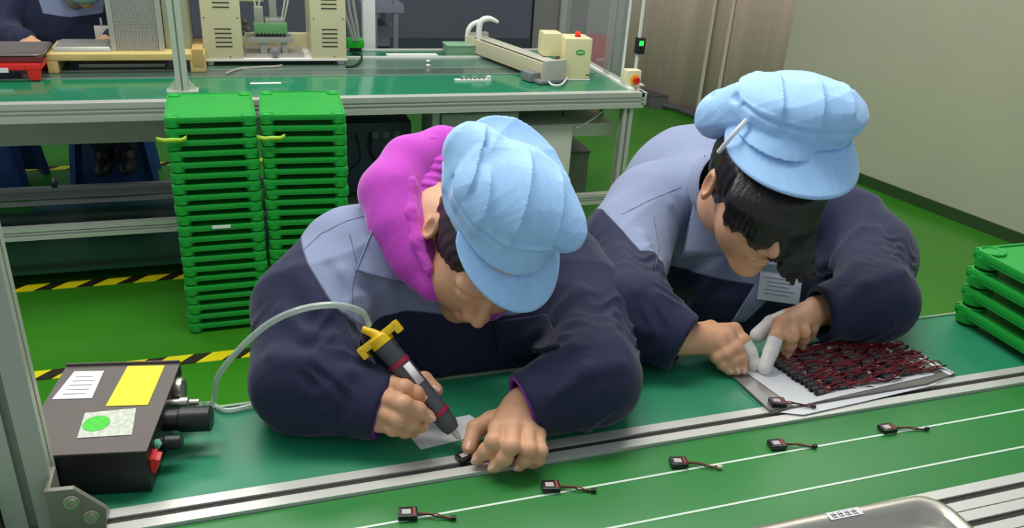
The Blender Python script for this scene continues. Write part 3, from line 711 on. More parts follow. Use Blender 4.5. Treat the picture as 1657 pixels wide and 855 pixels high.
# yellow wooden stand, grey mesh rack, tray on it
ws = empty('wooden_riser', (-.37, 3.36, T2+.0035), 0, 'low yellow wooden riser board on the rear bench', 'riser')
WD = mat('yellow_wood', (206, 184, 116), .5, var=.10, vscale=8, stretch=(1, 8, 8))
MB().span((-.27, -.02, .045), (.27, .24, .068), .002).build('board', WD, ws)
MB().span((-.27, -.018, 0), (-.235, .235, .045), .002).build('leg', WD, ws)
MB().span((.215, -.018, 0), (.27, .235, .045), .002).build('leg', WD, ws)
tag(MB().span((-.55, 3.42, T2+.004), (-.25, 3.56, T2+.018), .002).build('metal_bar', SV), 'grey metal bar lying under the wooden riser', 'bar')
MB().span((.225, -.021, .02), (.265, .2, .085), .002).build('end_block', mat('tan_block', (190, 158, 96), .5), ws)
zt = T2+.0715
gs = empty('grey_mesh_rack', (-.335, 3.40, zt), 0, 'tall grey finely perforated rack standing on the wooden riser', 'rack')
def grid_mat():
    m = mat('perforated_grey', (176, 172, 164), .45, .2); nt = m.node_tree; b = nt.nodes['Principled BSDF']
    tc = nt.nodes.new('ShaderNodeTexCoord'); br = nt.nodes.new('ShaderNodeTexBrick'); mp = nt.nodes.new('ShaderNodeMapping'); mp.inputs['Rotation'].default_value = (PI/2, 0, 0)
    nt.links.new(tc.outputs['Object'], mp.inputs[0]); nt.links.new(mp.outputs[0], br.inputs[0]); br.offset = 0
    br.inputs['Color1'].default_value = lin((170, 166, 158)); br.inputs['Color2'].default_value = lin((182, 178, 170)); br.inputs['Mortar'].default_value = lin((128, 126, 122))
    br.inputs['Scale'].default_value = 1; br.inputs['Brick Width'].default_value = .009; br.inputs['Row Height'].default_value = .0065; br.inputs['Mortar Size'].default_value = .0013
    nt.links.new(br.outputs[0], b.inputs['Base Color']); return m
MB().span((-.075, .0, 0), (.075, .16, .42)).build('mesh_body', grid_mat(), gs, smooth=0)
FR_ = mat('pale_grey_frame', (184, 184, 174), .4, .3)
for x in (-.083, .083): MB().span((x-.009, -.006, 0), (x+.009, .17, .43), .001).build('side_frame', FR_, gs)
MB().span((-.092, -.003, .205), (.02, -.0005, .211)).build('label_slot', FR_, gs)
gl = empty('acrylic_tube', (-.235+.03, 3.44, zt), 0, 'clear upright acrylic panel beside the grey mesh rack', 'panel')
MB().span((-.035, 0, 0), (.06, .10, .42), .003).build('panel', mat('olive_clear', (176, 182, 152), .2, alpha=.75), gl)
MB().span((.058, -.003, 0), (.064, .10, .42)).build('edge', mat('dark_edge', (120, 118, 96), .4), gl)
sp = empty('grey_lidded_tray', (-.525, 3.42, zt), 0, 'flat grey metal tray on the left end of the wooden riser', 'tray')
MB().box((0, .04, .0085), (.20, .15, .017), .004, taper=.92).build('pan', mat('grey_tray_metal', (176, 178, 164), .35, .4), sp)
MB().box((0, .04, .019), (.17, .12, .004), .002).build('lid_panel', mat('grey_tray_panel', (150, 152, 142), .4, .3), sp)
# red plastic riser with steel tray at the far left
p = on_z(60, 135, T2)
rr1 = empty('red_riser', (-.80, 3.225, T2+.0035), 0, 'bright red low plastic stand at the left end of the rear bench', 'stand')
RB = mat('bright_red_plastic', (226, 40, 36), .4)
MB().span((-.26, 0, .036), (.16, .22, .060), .006).build('top', RB, rr1)
MB().box((.135, .02, .018), (.032, .03, .036), .004, taper=1.25).build('leg', RB, rr1)
MB().box((.135, .2, .018), (.032, .03, .036), .004, taper=1.25).build('leg', RB, rr1)
MB().box((-.23, .02, .018), (.032, .03, .036), .004, taper=1.25).build('leg', RB, rr1)
MB().span((-.22, -.002, .030), (.06, .001, .046)).build('label_strip', PAPER, rr1)
mt2 = empty('maroon_tray', (-.83, 3.245, T2+.0655), 0, 'maroon rimmed steel parts tray resting on the red stand', 'tray')
mb = MB(); lo = []
for (ins, z) in ((0, .022), (.002, .026), (.006, .024), (.012, .004), (.02, .002)): lo.append([mb.bm.verts.new((x, y+.11, z)) for x, y in rnd_rect(0, 0, .40-2*ins, .24-2*ins, .03-ins*.5, 5)])
for a_ in range(len(lo)-1):
    for i in range(len(lo[0])): mb.bm.faces.new((lo[a_][i], lo[a_][(i+1) % len(lo[0])], lo[a_+1][(i+1) % len(lo[0])], lo[a_+1][i]))
mb.bm.faces.new(lo[-1]); mb.build('pan', mat('tray_steel_dull', (150, 140, 134), .3, .7), mt2, solid=.001)
MB().span((-.20, -.012, .0), (.20, -.006, .018), .002).span((-.195, -.01, .0), (.195, .225, .0015)).build('outer_tray', mat('maroon_plastic', (110, 34, 36), .4), mt2)
MB().sph((-.05, .1, .008), (.07, .05, .014), 16).build('parts_pile', mat('pinkish_parts', (150, 112, 104), .5, bump=.6, bscale=300), mt2)

# things under the rear bench, right side
def cab(name, a, b, z0, z1, m, lab, cat, depth=.35, knob=True, Y=3.0):
    xa_, xb_ = a, b
    o = empty(name, ((xa_+xb_)/2, Y, z0), 0, lab, cat); w_ = (xb_-xa_)/2
    MB().span((-w_, 0, 0), (w_, depth, z1-z0), .003).build('body', m, o)
    MB().span((-w_+.004, -.004, .004), (w_-.004, 0, z1-z0-.004), .001).build('front_panel', m, o)
    if knob: MB().span((-.02, -.012, (z1-z0)*.6), (.02, -.004, (z1-z0)*.6+.008)).build('handle', ALUD, o)
    return o
CG = mat('cabinet_grey', (176, 178, 168), .5)
cab('grey_cabinet', .745, .77+.29, .02, .60, CG, 'pale grey cabinet under the rear bench behind the purple hood', 'cabinet')
MB().span((.71, 3.0, 0), (.738, 3.03, .62)).build('bench_upright', PR)
tag(bpy.data.objects['bench_upright'], 'pale upright strut under the rear bench next to the grey cabinet', 'strut')
cab('white_cabinet', 1.07, 1.30, .02, .545, mat('cabinet_white', (206, 206, 192), .5), 'white cabinet under the rear bench between the two blue caps', 'cabinet')
bb = empty('cream_cable_tray', (1.40, 3.02, .485), 0, 'cream cable tray hung under the right end of the rear bench', 'cable tray')
MB().span((-.105, 0, 0), (.095, .30, .055), .003).build('channel', mat('cream_tray', (206, 206, 186), .5), bb)
for x in (-.09, .08): MB().span((x-.006, .1, .055), (x+.006, .12, .15)).build('hanger', GREY, bb)
pb = empty('socket_box', (1.19, 3.22, .572), 0, 'small grey socket box hanging below the rear bench top', 'socket box')
MB().span((-.06, 0, 0), (.05, .06, .06), .003).build('body', mat('socket_grey', (130, 138, 128), .5), pb)
MB().lathe([(0, 0), (.016, 0), (.016, .003), (0, .003)], (-.015, 0, .03), (0, -1, 0)).build('socket', BLACK, pb)
MB().span((-.02, .02, .06), (.02, .04, .087)).build('bracket', GREY, pb)
cw = [on_y(980, 177, 3.0), on_y(955, 195, 2.985), on_y(932, 207, 2.985)]
tag(MB().tube([Vector(v) for v in cw], .004, 8, 4).build('cable', WHITE), 'pale cable slanting down from the bench rail above the white cabinet', 'cable')
ub = empty('floor_bin', (1.40, 3.25, 0), 0, 'dark grey-green open bin on the floor under the right end of the rear bench', 'bin')
MB().span((-.10, 0, .001), (.10, .25, .33), .004).build('body', mat('olive_bin', (104, 112, 98), .5), ub)
MB().span((-.104, -.004, .33), (.104, .254, .342), .002).build('rim', mat('olive_bin_rim', (70, 78, 66), .5), ub)
lf = empty('shelf_box', (.55, 3.1, .2), 0, 'dark electrical box with sockets on the shelf behind the right tray stack', 'electrical box')
MB().span((-.14, .15, 0), (.13, .30, .30), .004).build('body', mat('blue_grey_box', (78, 92, 104), .5), lf)
for k in range(3): MB().box((-.02+k*.045, .148, .25), (.026, .006, .028), .003).build('socket', mat('socket_pale', (130, 142, 150), .5), lf)
MB().tube([(-.10, .14, .26), (-.09, .10, .17), (-.13, .09, .13), (-.16, .12, .11)], .004, 8, 6).build('lead', BLACK, lf)
MB().tube([(-.04, .14, .26), (-.04, .12, .17), (0.02, .10, .14)], .006, 8, 6).build('lead', BLACK, lf)
tag(MB().span((.28, 2.99, .185), (.70, 3.42, .198)).build('shelf_board', mat('dull_shelf', (64, 78, 62), .5)), 'dark shelf board under the middle of the rear bench', 'shelf')

# blue stools behind the rear bench
BLU = mat('blue_stool_plastic', (20, 62, 120), .45)
def stool(name, loc, rz, lab, s=1.0, colour=BLU):
    o = empty(name, loc, rz, lab, 'stool')
    h = .40*s
    MB().prism(rnd_rect(0, 0, .30*s, .26*s, .04*s), h-.025, h).build('seat', colour, o, bev=.004)
    for sx in (-1, 1):
        for sy in (-1, 1):
            mb = MB(); a = Vector((sx*.17*s, sy*.15*s, 0)); b = Vector((sx*.125*s, sy*.105*s, h-.02))
            mb.cyl(a, b, .022*s, .03*s, n=4); mb.build('leg', colour, o, smooth=0)
    for sy in (-1, 1):
        mb = MB(); a = [(-.160*s, sy*.14*s, .03*s), (.160*s, sy*.14*s, .03*s), (.125*s, sy*.108*s, h-.02), (-.125*s, sy*.108*s, h-.02)]
        A = [mb.bm.verts.new(v) for v in a]; B = [mb.bm.verts.new((v[0], v[1]-sy*.006, v[2])) for v in a]
        mb.bm.faces.new(A); mb.bm.faces.new(B[::-1])
        for i in range(4): mb.bm.faces.new((A[i], A[(i+1) % 4], B[(i+1) % 4], B[i]))
        mb.build('side_panel', colour, o, smooth=0)
    return o
stool('plastic_stool', (-.57, 4.10, 0), .05, 'blue plastic stool under the rear worker, between the bench legs')
stool('plastic_stool', (-1.09, 4.12, 0), -.1, 'blue plastic stool cut off by the left edge of the picture')
fb2 = empty('foot_mat', (-.6, 3.72, 0), 0, 'dull teal floor mat behind the rear bench', 'mat')
MB().span((-.28, -.1, 0), (.4, .33, .006), .002).build('pad', mat('teal_mat', (50, 100, 104), .5), fb2)
c = on_z(88, 318, .16); 
ts = empty('rail_clamp', (on_y(90, 318, 3.73)[0], 3.735, .111), 0, 'small chrome and blue clamp on the lower bench rail', 'clamp')
MB().box((0, .012, .012), (.022, .02, .024), .003).build('body', mat('blue_clamp', (40, 70, 110), .4), ts)
MB().box((.004, .0, .034), (.010, .012, .026), .002).build('lever', STEEL, ts)
# ------------------------------------------------------------------ soft-form modelling: blended volumes turned into meshes
F32 = np.float32
def ell(P, c, r, R=None):
    q = P-np.array(c, F32)
    if R is not None: q = q @ np.array(R, F32)          # columns of R are the ellipsoid's axes
    r = np.array(r, F32)
    k0 = np.linalg.norm(q/r, axis=1); k1 = np.linalg.norm(q/(r*r), axis=1)+1e-9
    return k0*(k0-1)/k1
def cap(P, a, b, ra, rb=None):
    a = np.array(a, F32); b = np.array(b, F32); rb = ra if rb is None else rb
    ab = b-a; t = np.clip(((P-a) @ ab)/max(ab.dot(ab), 1e-9), 0, 1)
    return np.linalg.norm(P-a-t[:, None]*ab, axis=1)-(ra+(rb-ra)*t)
def smin(a, b, k):
    h = np.clip(.5+.5*(b-a)/k, 0, 1); return b+(a-b)*h-k*h*(1-h)
def smax(a, b, k): return -smin(-a, -b, k)
def chain(P, pts, rs, k=.008):
    d = None
    for i in range(len(pts)-1):
        e = cap(P, pts[i], pts[i+1], rs[i], rs[i+1]); d = e if d is None else smin(d, e, k)
    return d
def bbox_box(P, c, h, R=None, r=.01):
    q = P-np.array(c, F32)
    if R is not None: q = q @ np.array(R, F32)
    q = np.abs(q)-(np.array(h, F32)-r)
    return np.linalg.norm(np.maximum(q, 0), axis=1)+np.minimum(q.max(1), 0)-r
def sample(f, P, step=400000):
    return np.concatenate([f(P[i:i+step].astype(F32)) for i in range(0, len(P), step)]) if len(P) else np.zeros(0, F32)
def mesh_sdf(f, lo, hi, h, B=6):
    lo = np.array(lo, float); n = np.ceil((np.array(hi)-lo)/h/B).astype(int)*B+1
    cn = (n-1)//B
    g = np.stack(np.meshgrid(*[np.arange(c) for c in cn], indexing='ij'), -1).reshape(-1, 3)
    cv = sample(f, lo+(g+.5)*B*h)
    V = np.ones(n, F32)
    sgn = np.where(cv < 0, -1, 1).astype(F32).reshape(cn)
    V[:-1, :-1, :-1] = sgn.repeat(B, 0).repeat(B, 1).repeat(B, 2)
    near = g[np.abs(cv) < B*h*1.35]
    loc = np.stack(np.meshgrid(*[np.arange(B+1)]*3, indexing='ij'), -1).reshape(-1, 3)
    idx = (near[:, None, :]*B+loc[None]).reshape(-1, 3)
    flat = np.unique(np.ravel_multi_index(idx.T, n)); ii = np.stack(np.unravel_index(flat, n), -1)
    V.reshape(-1)[flat] = sample(f, lo+ii*h)
    S = V < 0
    c8 = [S[a:n[0]-1+a, b:n[1]-1+b, c:n[2]-1+c] for a in (0, 1) for b in (0, 1) for c in (0, 1)]
    allc = np.logical_and.reduce(c8); anyc = np.logical_or.reduce(c8); act = anyc & ~allc
    ci = np.argwhere(act); ids = -np.ones(act.shape, np.int64); ids[tuple(ci.T)] = np.arange(len(ci))
    acc = np.zeros((len(ci), 3)); cnt = np.zeros(len(ci))
    corners = [(a, b, c) for a in (0, 1) for b in (0, 1) for c in (0, 1)]
    for p in corners:
        for ax_ in range(3):
            if p[ax_]: continue
            q = list(p); q[ax_] = 1
            v0 = V[ci[:, 0]+p[0], ci[:, 1]+p[1], ci[:, 2]+p[2]]; v1 = V[ci[:, 0]+q[0], ci[:, 1]+q[1], ci[:, 2]+q[2]]
            m = (v0 < 0) != (v1 < 0); t = np.where(m, v0/np.where(m, v0-v1, 1), 0)
            pt = np.array(p, float)[None].repeat(len(ci), 0); pt[:, ax_] += t
            acc += pt*m[:, None]; cnt += m
    X = lo+(ci+acc/cnt[:, None])*h
    # one Newton step onto the surface
    e = h*.4; f0 = sample(f, X); G = np.stack([(sample(f, X+np.eye(3)[i]*e)-f0)/e for i in range(3)], 1)
    g2 = (G*G).sum(1); st = np.clip(f0/np.maximum(g2, .2), -h*.6, h*.6); X = X-G*st[:, None]
    faces = []
    for ax_ in range(3):
        u, v = (ax_+1) % 3, (ax_+2) % 3
        sl0 = [slice(None)]*3; sl1 = [slice(None)]*3; sl0[ax_] = slice(0, -1); sl1[ax_] = slice(1, None)
        e_ = S[tuple(sl0)] != S[tuple(sl1)]
        E_ = np.argwhere(e_); E_ = E_[(E_[:, u] > 0) & (E_[:, v] > 0) & (E_[:, u] < n[u]-1) & (E_[:, v] < n[v]-1)]
        if not len(E_): continue
        def cid(du, dv):
            k = E_.copy(); k[:, u] += du; k[:, v] += dv; return ids[k[:, 0], k[:, 1], k[:, 2]]
        q = np.stack([cid(-1, -1), cid(0, -1), cid(0, 0), cid(-1, 0)], 1)
        neg = S[E_[:, 0], E_[:, 1], E_[:, 2]]; q[~neg] = q[~neg][:, ::-1]
        faces.append(q[(q >= 0).all(1)])
    return X, np.concatenate(faces)
def soft_object(name, parts, m, parent=None, attrs=None, loc=None):
    """parts: list of (f, lo, hi, h); all in one mesh object"""
    XS, FS, o = [], [], 0
    for f, lo, hi, h in parts:
        X, Fc = mesh_sdf(f, lo, hi, h); XS.append(X); FS.append(Fc+o); o += len(X)
    X = np.concatenate(XS); Fc = np.concatenate(FS)
    me = bpy.data.meshes.new(name); me.vertices.add(len(X)); me.vertices.foreach_set('co', X.astype(F32).ravel())
    me.loops.add(len(Fc)*4); me.loops.foreach_set('vertex_index', Fc.astype(np.int32).ravel())
    me.polygons.add(len(Fc)); me.polygons.foreach_set('loop_start', np.arange(0, len(Fc)*4, 4, dtype=np.int32)); 
    me.polygons.foreach_set('use_smooth', np.ones(len(Fc), bool)); me.update(calc_edges=True)
    for k, fn in (attrs or {}).items():
        at = me.attributes.new(k, 'FLOAT', 'POINT'); at.data.foreach_set('value', fn(X.astype(F32)).astype(F32))
    me.materials.append(m); ob = bpy.data.objects.new(name, me); COL.objects.link(ob)
    if parent: ob.parent = parent; ob.matrix_parent_inverse = Matrix.Translation(-Vector(parent.location)) if parent.type == 'EMPTY' else Matrix.Identity(4)
    return ob
def hit(f, x, y, d0=.5, d1=3.0, off=0):
    """where the sight line meets the surface f"""
    r = sight(x, y); d = d0
    for _ in range(140):
        v = float(f((CAM+r*d)[None].astype(F32))[0])-off
        if v < .0006: break
        d += max(v*.6, .0006)
        if d > d1: return None
    return CAM+r*d
def patch_on(f, quad, name, m, parent, off=.004, n=14, thick=.003, bow=0):
    """cloth flap lying on the surface f; quad = four corners as sighted"""
    q = np.array(quad, float); mb = MB(); V = []; last = None
    for i in range(n+1):
        row = []
        for j in range(n+1):
            u, v = i/n, j/n
            p = (q[0]*(1-u)+q[1]*u)*(1-v)+(q[3]*(1-u)+q[2]*u)*v
            h_ = hit(f, p[0], p[1], off=off)
            row.append(h_)
        V.append(row)
    W = np.array([[x if x is not None else (np.nan,)*3 for x in r] for r in V], float)
    for _ in range(3):  # relax
        W2 = W.copy(); W2[1:-1, 1:-1] = (W[:-2, 1:-1]+W[2:, 1:-1]+W[1:-1, :-2]+W[1:-1, 2:]+4*W[1:-1, 1:-1])/8; W = W2
    G = [[mb.bm.verts.new(W[i, j]) if not np.isnan(W[i, j]).any() else None for j in range(n+1)] for i in range(n+1)]
    for i in range(n):
        for j in range(n):
            k = (G[i][j], G[i+1][j], G[i+1][j+1], G[i][j+1])
            if all(k): mb.bm.faces.new(k)
    o = mb.build(name, m, None, smooth=60, solid=thick)
    if parent: o.parent = parent; o.matrix_parent_inverse = Matrix.Translation(-Vector(parent.location))
    return o
def seam_on(f, px, name, m, parent, r=.0011, off=.0002):
    P = []
    for k in range(len(px)-1):
        for t in np.linspace(0, 1, 8, endpoint=False):
            x, y = px[k][0]*(1-t)+px[k+1][0]*t, px[k][1]*(1-t)+px[k+1][1]*t; h_ = hit(f, x, y, off=off)
            if h_ is not None: P.append(tuple(h_))
    o = MB().tube(P, r, 6, 1).build(name, m); o.parent = parent; o.matrix_parent_inverse = Matrix.Translation(-Vector(parent.location)); return o
def W(v): return v[0]*CR+v[1]*CU+v[2]*CT
def frame(F, U):
    F = np.array(F, float); U = np.array(U, float); F /= np.linalg.norm(F); U -= U.dot(F)*F; U /= np.linalg.norm(U)
    R = np.cross(U, F)*-1.0
    R = np.cross(F, U)
    R = -R if False else R
    return R, F, U      # R = F x U : the person's right hand side... sign handled by symmetry
def unit(v): v = np.array(v, float); return v/np.linalg.norm(v)

SKIN = mat('skin', (220, 166, 128), .5, bump=.12, bscale=350, var=.06, vscale=28, sss=.12)
SKIN2 = mat('skin_deeper', (206, 146, 112), .5, bump=.12, bscale=350, var=.06, vscale=28, sss=.12)
NAVY_C, YOKE_C = (25, 31, 62), (134, 145, 174)
JACK = mix_attr('navy_and_grey_work_cloth', NAVY_C, YOKE_C, 'yoke', rough=.85, bump=.35, bscale=450, sheen=.15)
YOKE = mat('grey_blue_work_cloth', YOKE_C, .85, bump=.35, bscale=450, sheen=.15)
NAVY = mat('navy_work_cloth', NAVY_C, .85, bump=.35, bscale=450, sheen=.15)
CAPB = mat('sky_blue_cap_cloth', (164, 208, 250), .6, bump=.25, bscale=260, var=.05, vscale=30, sheen=.3, stretch=(3, 1, 1))
HOOD = mat('magenta_fleece', (196, 66, 190), .9, bump=.3, bscale=300, sheen=.4)
SEAM = mat('seam_thread', (92, 100, 126), .9)  # grey-blue stitching of the jacket seams and collar edges
HAIRM = mat('dark_brown_hair', (44, 36, 32), .42, bump=.8, bscale=160, var=.35, vscale=60, stretch=(1, 1, .15))
HAIRB = mat('black_hair', (26, 22, 22), .4, bump=.8, bscale=160, var=.35, vscale=60, stretch=(1, 1, .15))

# head: local axes x = sideways, y = face, z = crown; origin midway between the ears
def head_f(P):
    d = ell(P, (0, -.008, .035), (.074, .094, .088))
    d = smin(d, ell(P, (0, .030, -.030), (.060, .066, .078)), .03)
    d = smin(d, ell(P, (0, .072, -.092), (.024, .022, .018)), .022)          # chin
    for s in (-1, 1):
        d = smin(d, ell(P, (s*.036, .056, -.026), (.028, .028, .030)), .03)  # cheeks
        d = smin(d, ell(P, (s*.028, .078, .028), (.026, .014, .010)), .016)  # brow
        d = smax(d, -ell(P, (s*.032, .106, .008), (.017, .018, .011)), .010) # eye sockets
        d = smin(d, ell(P, (s*.031, .081, .007), (.0145, .0135, .0125)), .003)
        ca, sa_ = math.cos(.35), math.sin(.35)
        e = ell(P, (s*.079, -.012, -.002), (.010, .019, .031), np.array([[ca, s*sa_, 0], [-s*sa_, ca, 0], [0, 0, 1]]))
        e = smax(e, -ell(P, (s*.088, -.006, .002), (.007, .010, .018)), .004)
        d = smin(d, e, .006)
    d = smin(d, cap(P, (0, .090, .018), (0, .111, -.018), .006, .0105), .010)   # nose
    for s in (-1, 1): d = smin(d, ell(P, (s*.012, .101, -.024), (.009, .011, .008)), .006)
    d = smin(d, ell(P, (0, .092, -.050), (.023, .012, .006)), .006)             # lips
    d = smin(d, ell(P, (0, .090, -.061), (.020, .012, .0065)), .006)
    d = smax(d, -cap(P, (-.022, .105, -.0555), (.022, .105, -.0555), .0018), .003)
    return d
def hair_f(P, fringe=.052, side=-.045, back=-.07, puff=.0):
    d = ell(P, (0, -.014, .034), (.083+puff, .100+puff, .096+puff))
    n = .0012*np.sin(P[:, 0]*420+6*np.sin(P[:, 2]*40))*np.sin(P[:, 1]*260)
    # opening for the face
    face = ell(P, (0, .104, -.072), (.053, .076, .080))
    d = smax(d+n, -face, .010)
    d = smax(d, -(P[:, 2]-(back+.55*np.clip(P[:, 1]+.02, -.2, .2))), .012)
    for s in (-1, 1): d = smax(d, -ell(P, (s*.085, -.010, -.006), (.02, .022, .030)), .006)
    return d

def visor_mesh(name, m, parent, M4, a=.089, b=.108, z0=.060, ext=.068, droop=.30, half=72, cy=-.008, tw=0):
    mb = MB(); nt_, nr = 40, 12; G = []
    for i in range(nt_+1):
        th = math.radians(-half+2*half*i/nt_); row = []
        w_ = max(math.cos(th*90/half), 0)**.55
        for j in range(nr+1):
            e = ext*w_*j/nr
            x = (a+e*.55)*math.sin(th); y = (b+e)*math.cos(th)+cy; x, y = x*math.cos(tw)+y*math.sin(tw), y*math.cos(tw)-x*math.sin(tw)
            z = z0-droop*e-.9*(x*x)*(.35+.65*j/nr)
            row.append(mb.bm.verts.new(M4 @ Vector((x, y, z))))
        G.append(row)
    for i in range(nt_):
        for j in range(nr): mb.bm.faces.new((G[i][j], G[i+1][j], G[i+1][j+1], G[i][j+1]))
    o = mb.build(name, m, None, smooth=70, solid=.0035)
    o.parent = parent; o.matrix_parent_inverse = Matrix.Translation(-Vector(parent.location)); return o

def to_local(f, O, R, F, U):
    A = np.stack([R, F, U], 1).astype(F32); O = np.array(O, F32)
    return lambda P: f((P-O) @ A)
def m4_of(O, R, F, U):
    M = Matrix.Identity(4)
    for i in range(3): M[i][0], M[i][1], M[i][2], M[i][3] = R[i], F[i], U[i], O[i]
    return M

def hand(wrist, knuck, fingers, thumb, palm_r=.013, skin_k=.006, sq=.010):
    """wrist point, four knuckle points (index..little), finger chains from the knuckles, thumb chain"""
    def f(P):
        d = None
        kr = [.0108, .0112, .0106, .0096]
        for k_, r_ in zip(knuck, kr):
            base = np.array(wrist)*.8+np.array(k_)*.2+(np.array(k_)-np.mean(knuck, 0))*.35
            e = cap(P, base, k_, .0165, r_+.001); d = e if d is None else smin(d, e, .014)
        d = smin(d, cap(P, wrist, np.mean(knuck, 0)*.5+np.array(wrist)*.5, .021, .017), .015)
        for (k_, ch, rs) in zip(knuck, fingers, ((.0112, .0105, .0098, .0086), (.0116, .0108, .0100, .0088), (.0110, .0102, .0096, .0084), (.0098, .0092, .0085, .0076))):
            pts = [k_]+list(ch); e = None
            for i in range(len(pts)-1):
                c_ = cap(P, pts[i], pts[i+1], rs[min(i, 3)], rs[min(i+1, 3)]); e = c_ if e is None else smin(e, c_, .004)
            # knuckle bulges
            for i in range(1, len(pts)-1): e = smin(e, ell(P, pts[i], (rs[i]*1.04,)*3), .004)
            d = smin(d, e, .0055)
        tr = (.0165, .0135, .0118, .0100); e = None
        for i in range(len(thumb)-1):
            c_ = cap(P, thumb[i], thumb[i+1], tr[min(i, 3)], tr[min(i+1, 3)]); e = c_ if e is None else smin(e, c_, .005)
        return smin(d, e, .007)
    pts = np.array([wrist]+list(knuck)+[p for c in fingers for p in c]+list(thumb))
    return f, pts.min(0)-.032, pts.max(0)+.032
def nails(chains, parent, m, view=None):
    for ch, up in chains:
        pass
def folds(P, a, b, amp, wl, ph=0, lo=0, hi=1):
    """cross folds round a limb between a and b"""
    a = np.array(a, F32); b = np.array(b, F32); ab = b-a; L = np.linalg.norm(ab)
    t = ((P-a) @ ab)/(L*L)
    q = P-a-t[:, None]*ab
    wob = .35*np.sin(q @ np.array((31, 47, 23), F32)+ph)+.25*np.sin(q @ np.array((-53, 29, 61), F32)*1.3+2*ph)
    s = np.sin((t*L)/wl*2*PI+ph+6*wob)
    env = np.clip((t-lo)/.15, 0, 1)*np.clip((hi-t)/.15, 0, 1)
    far_ = np.exp(-(np.linalg.norm(q, axis=1)/.12)**4)*np.clip(.55+.75*np.sin(q @ np.array((22, -17, 28), F32)+t*5+ph*3), 0, 1)
    return amp*(1-np.abs(s))**1.0*env*far_-amp*.4*env*far_
def cloth_noise(P, amp, ph=0, k=1.0):
    x, y, z = P[:, 0]*k, P[:, 1]*k, P[:, 2]*k
    w_ = np.sin(x*17+ph)+np.sin(y*19+1.3*ph)+np.sin(z*21-ph)
    a_ = np.sin(x*33+y*12-z*18+1.7*w_+ph); b_ = np.sin(-x*14+y*31+z*26+1.9*w_+2.1*ph)
    return amp*((1-np.abs(a_))**1.5+(1-np.abs(b_))**1.5-.7)
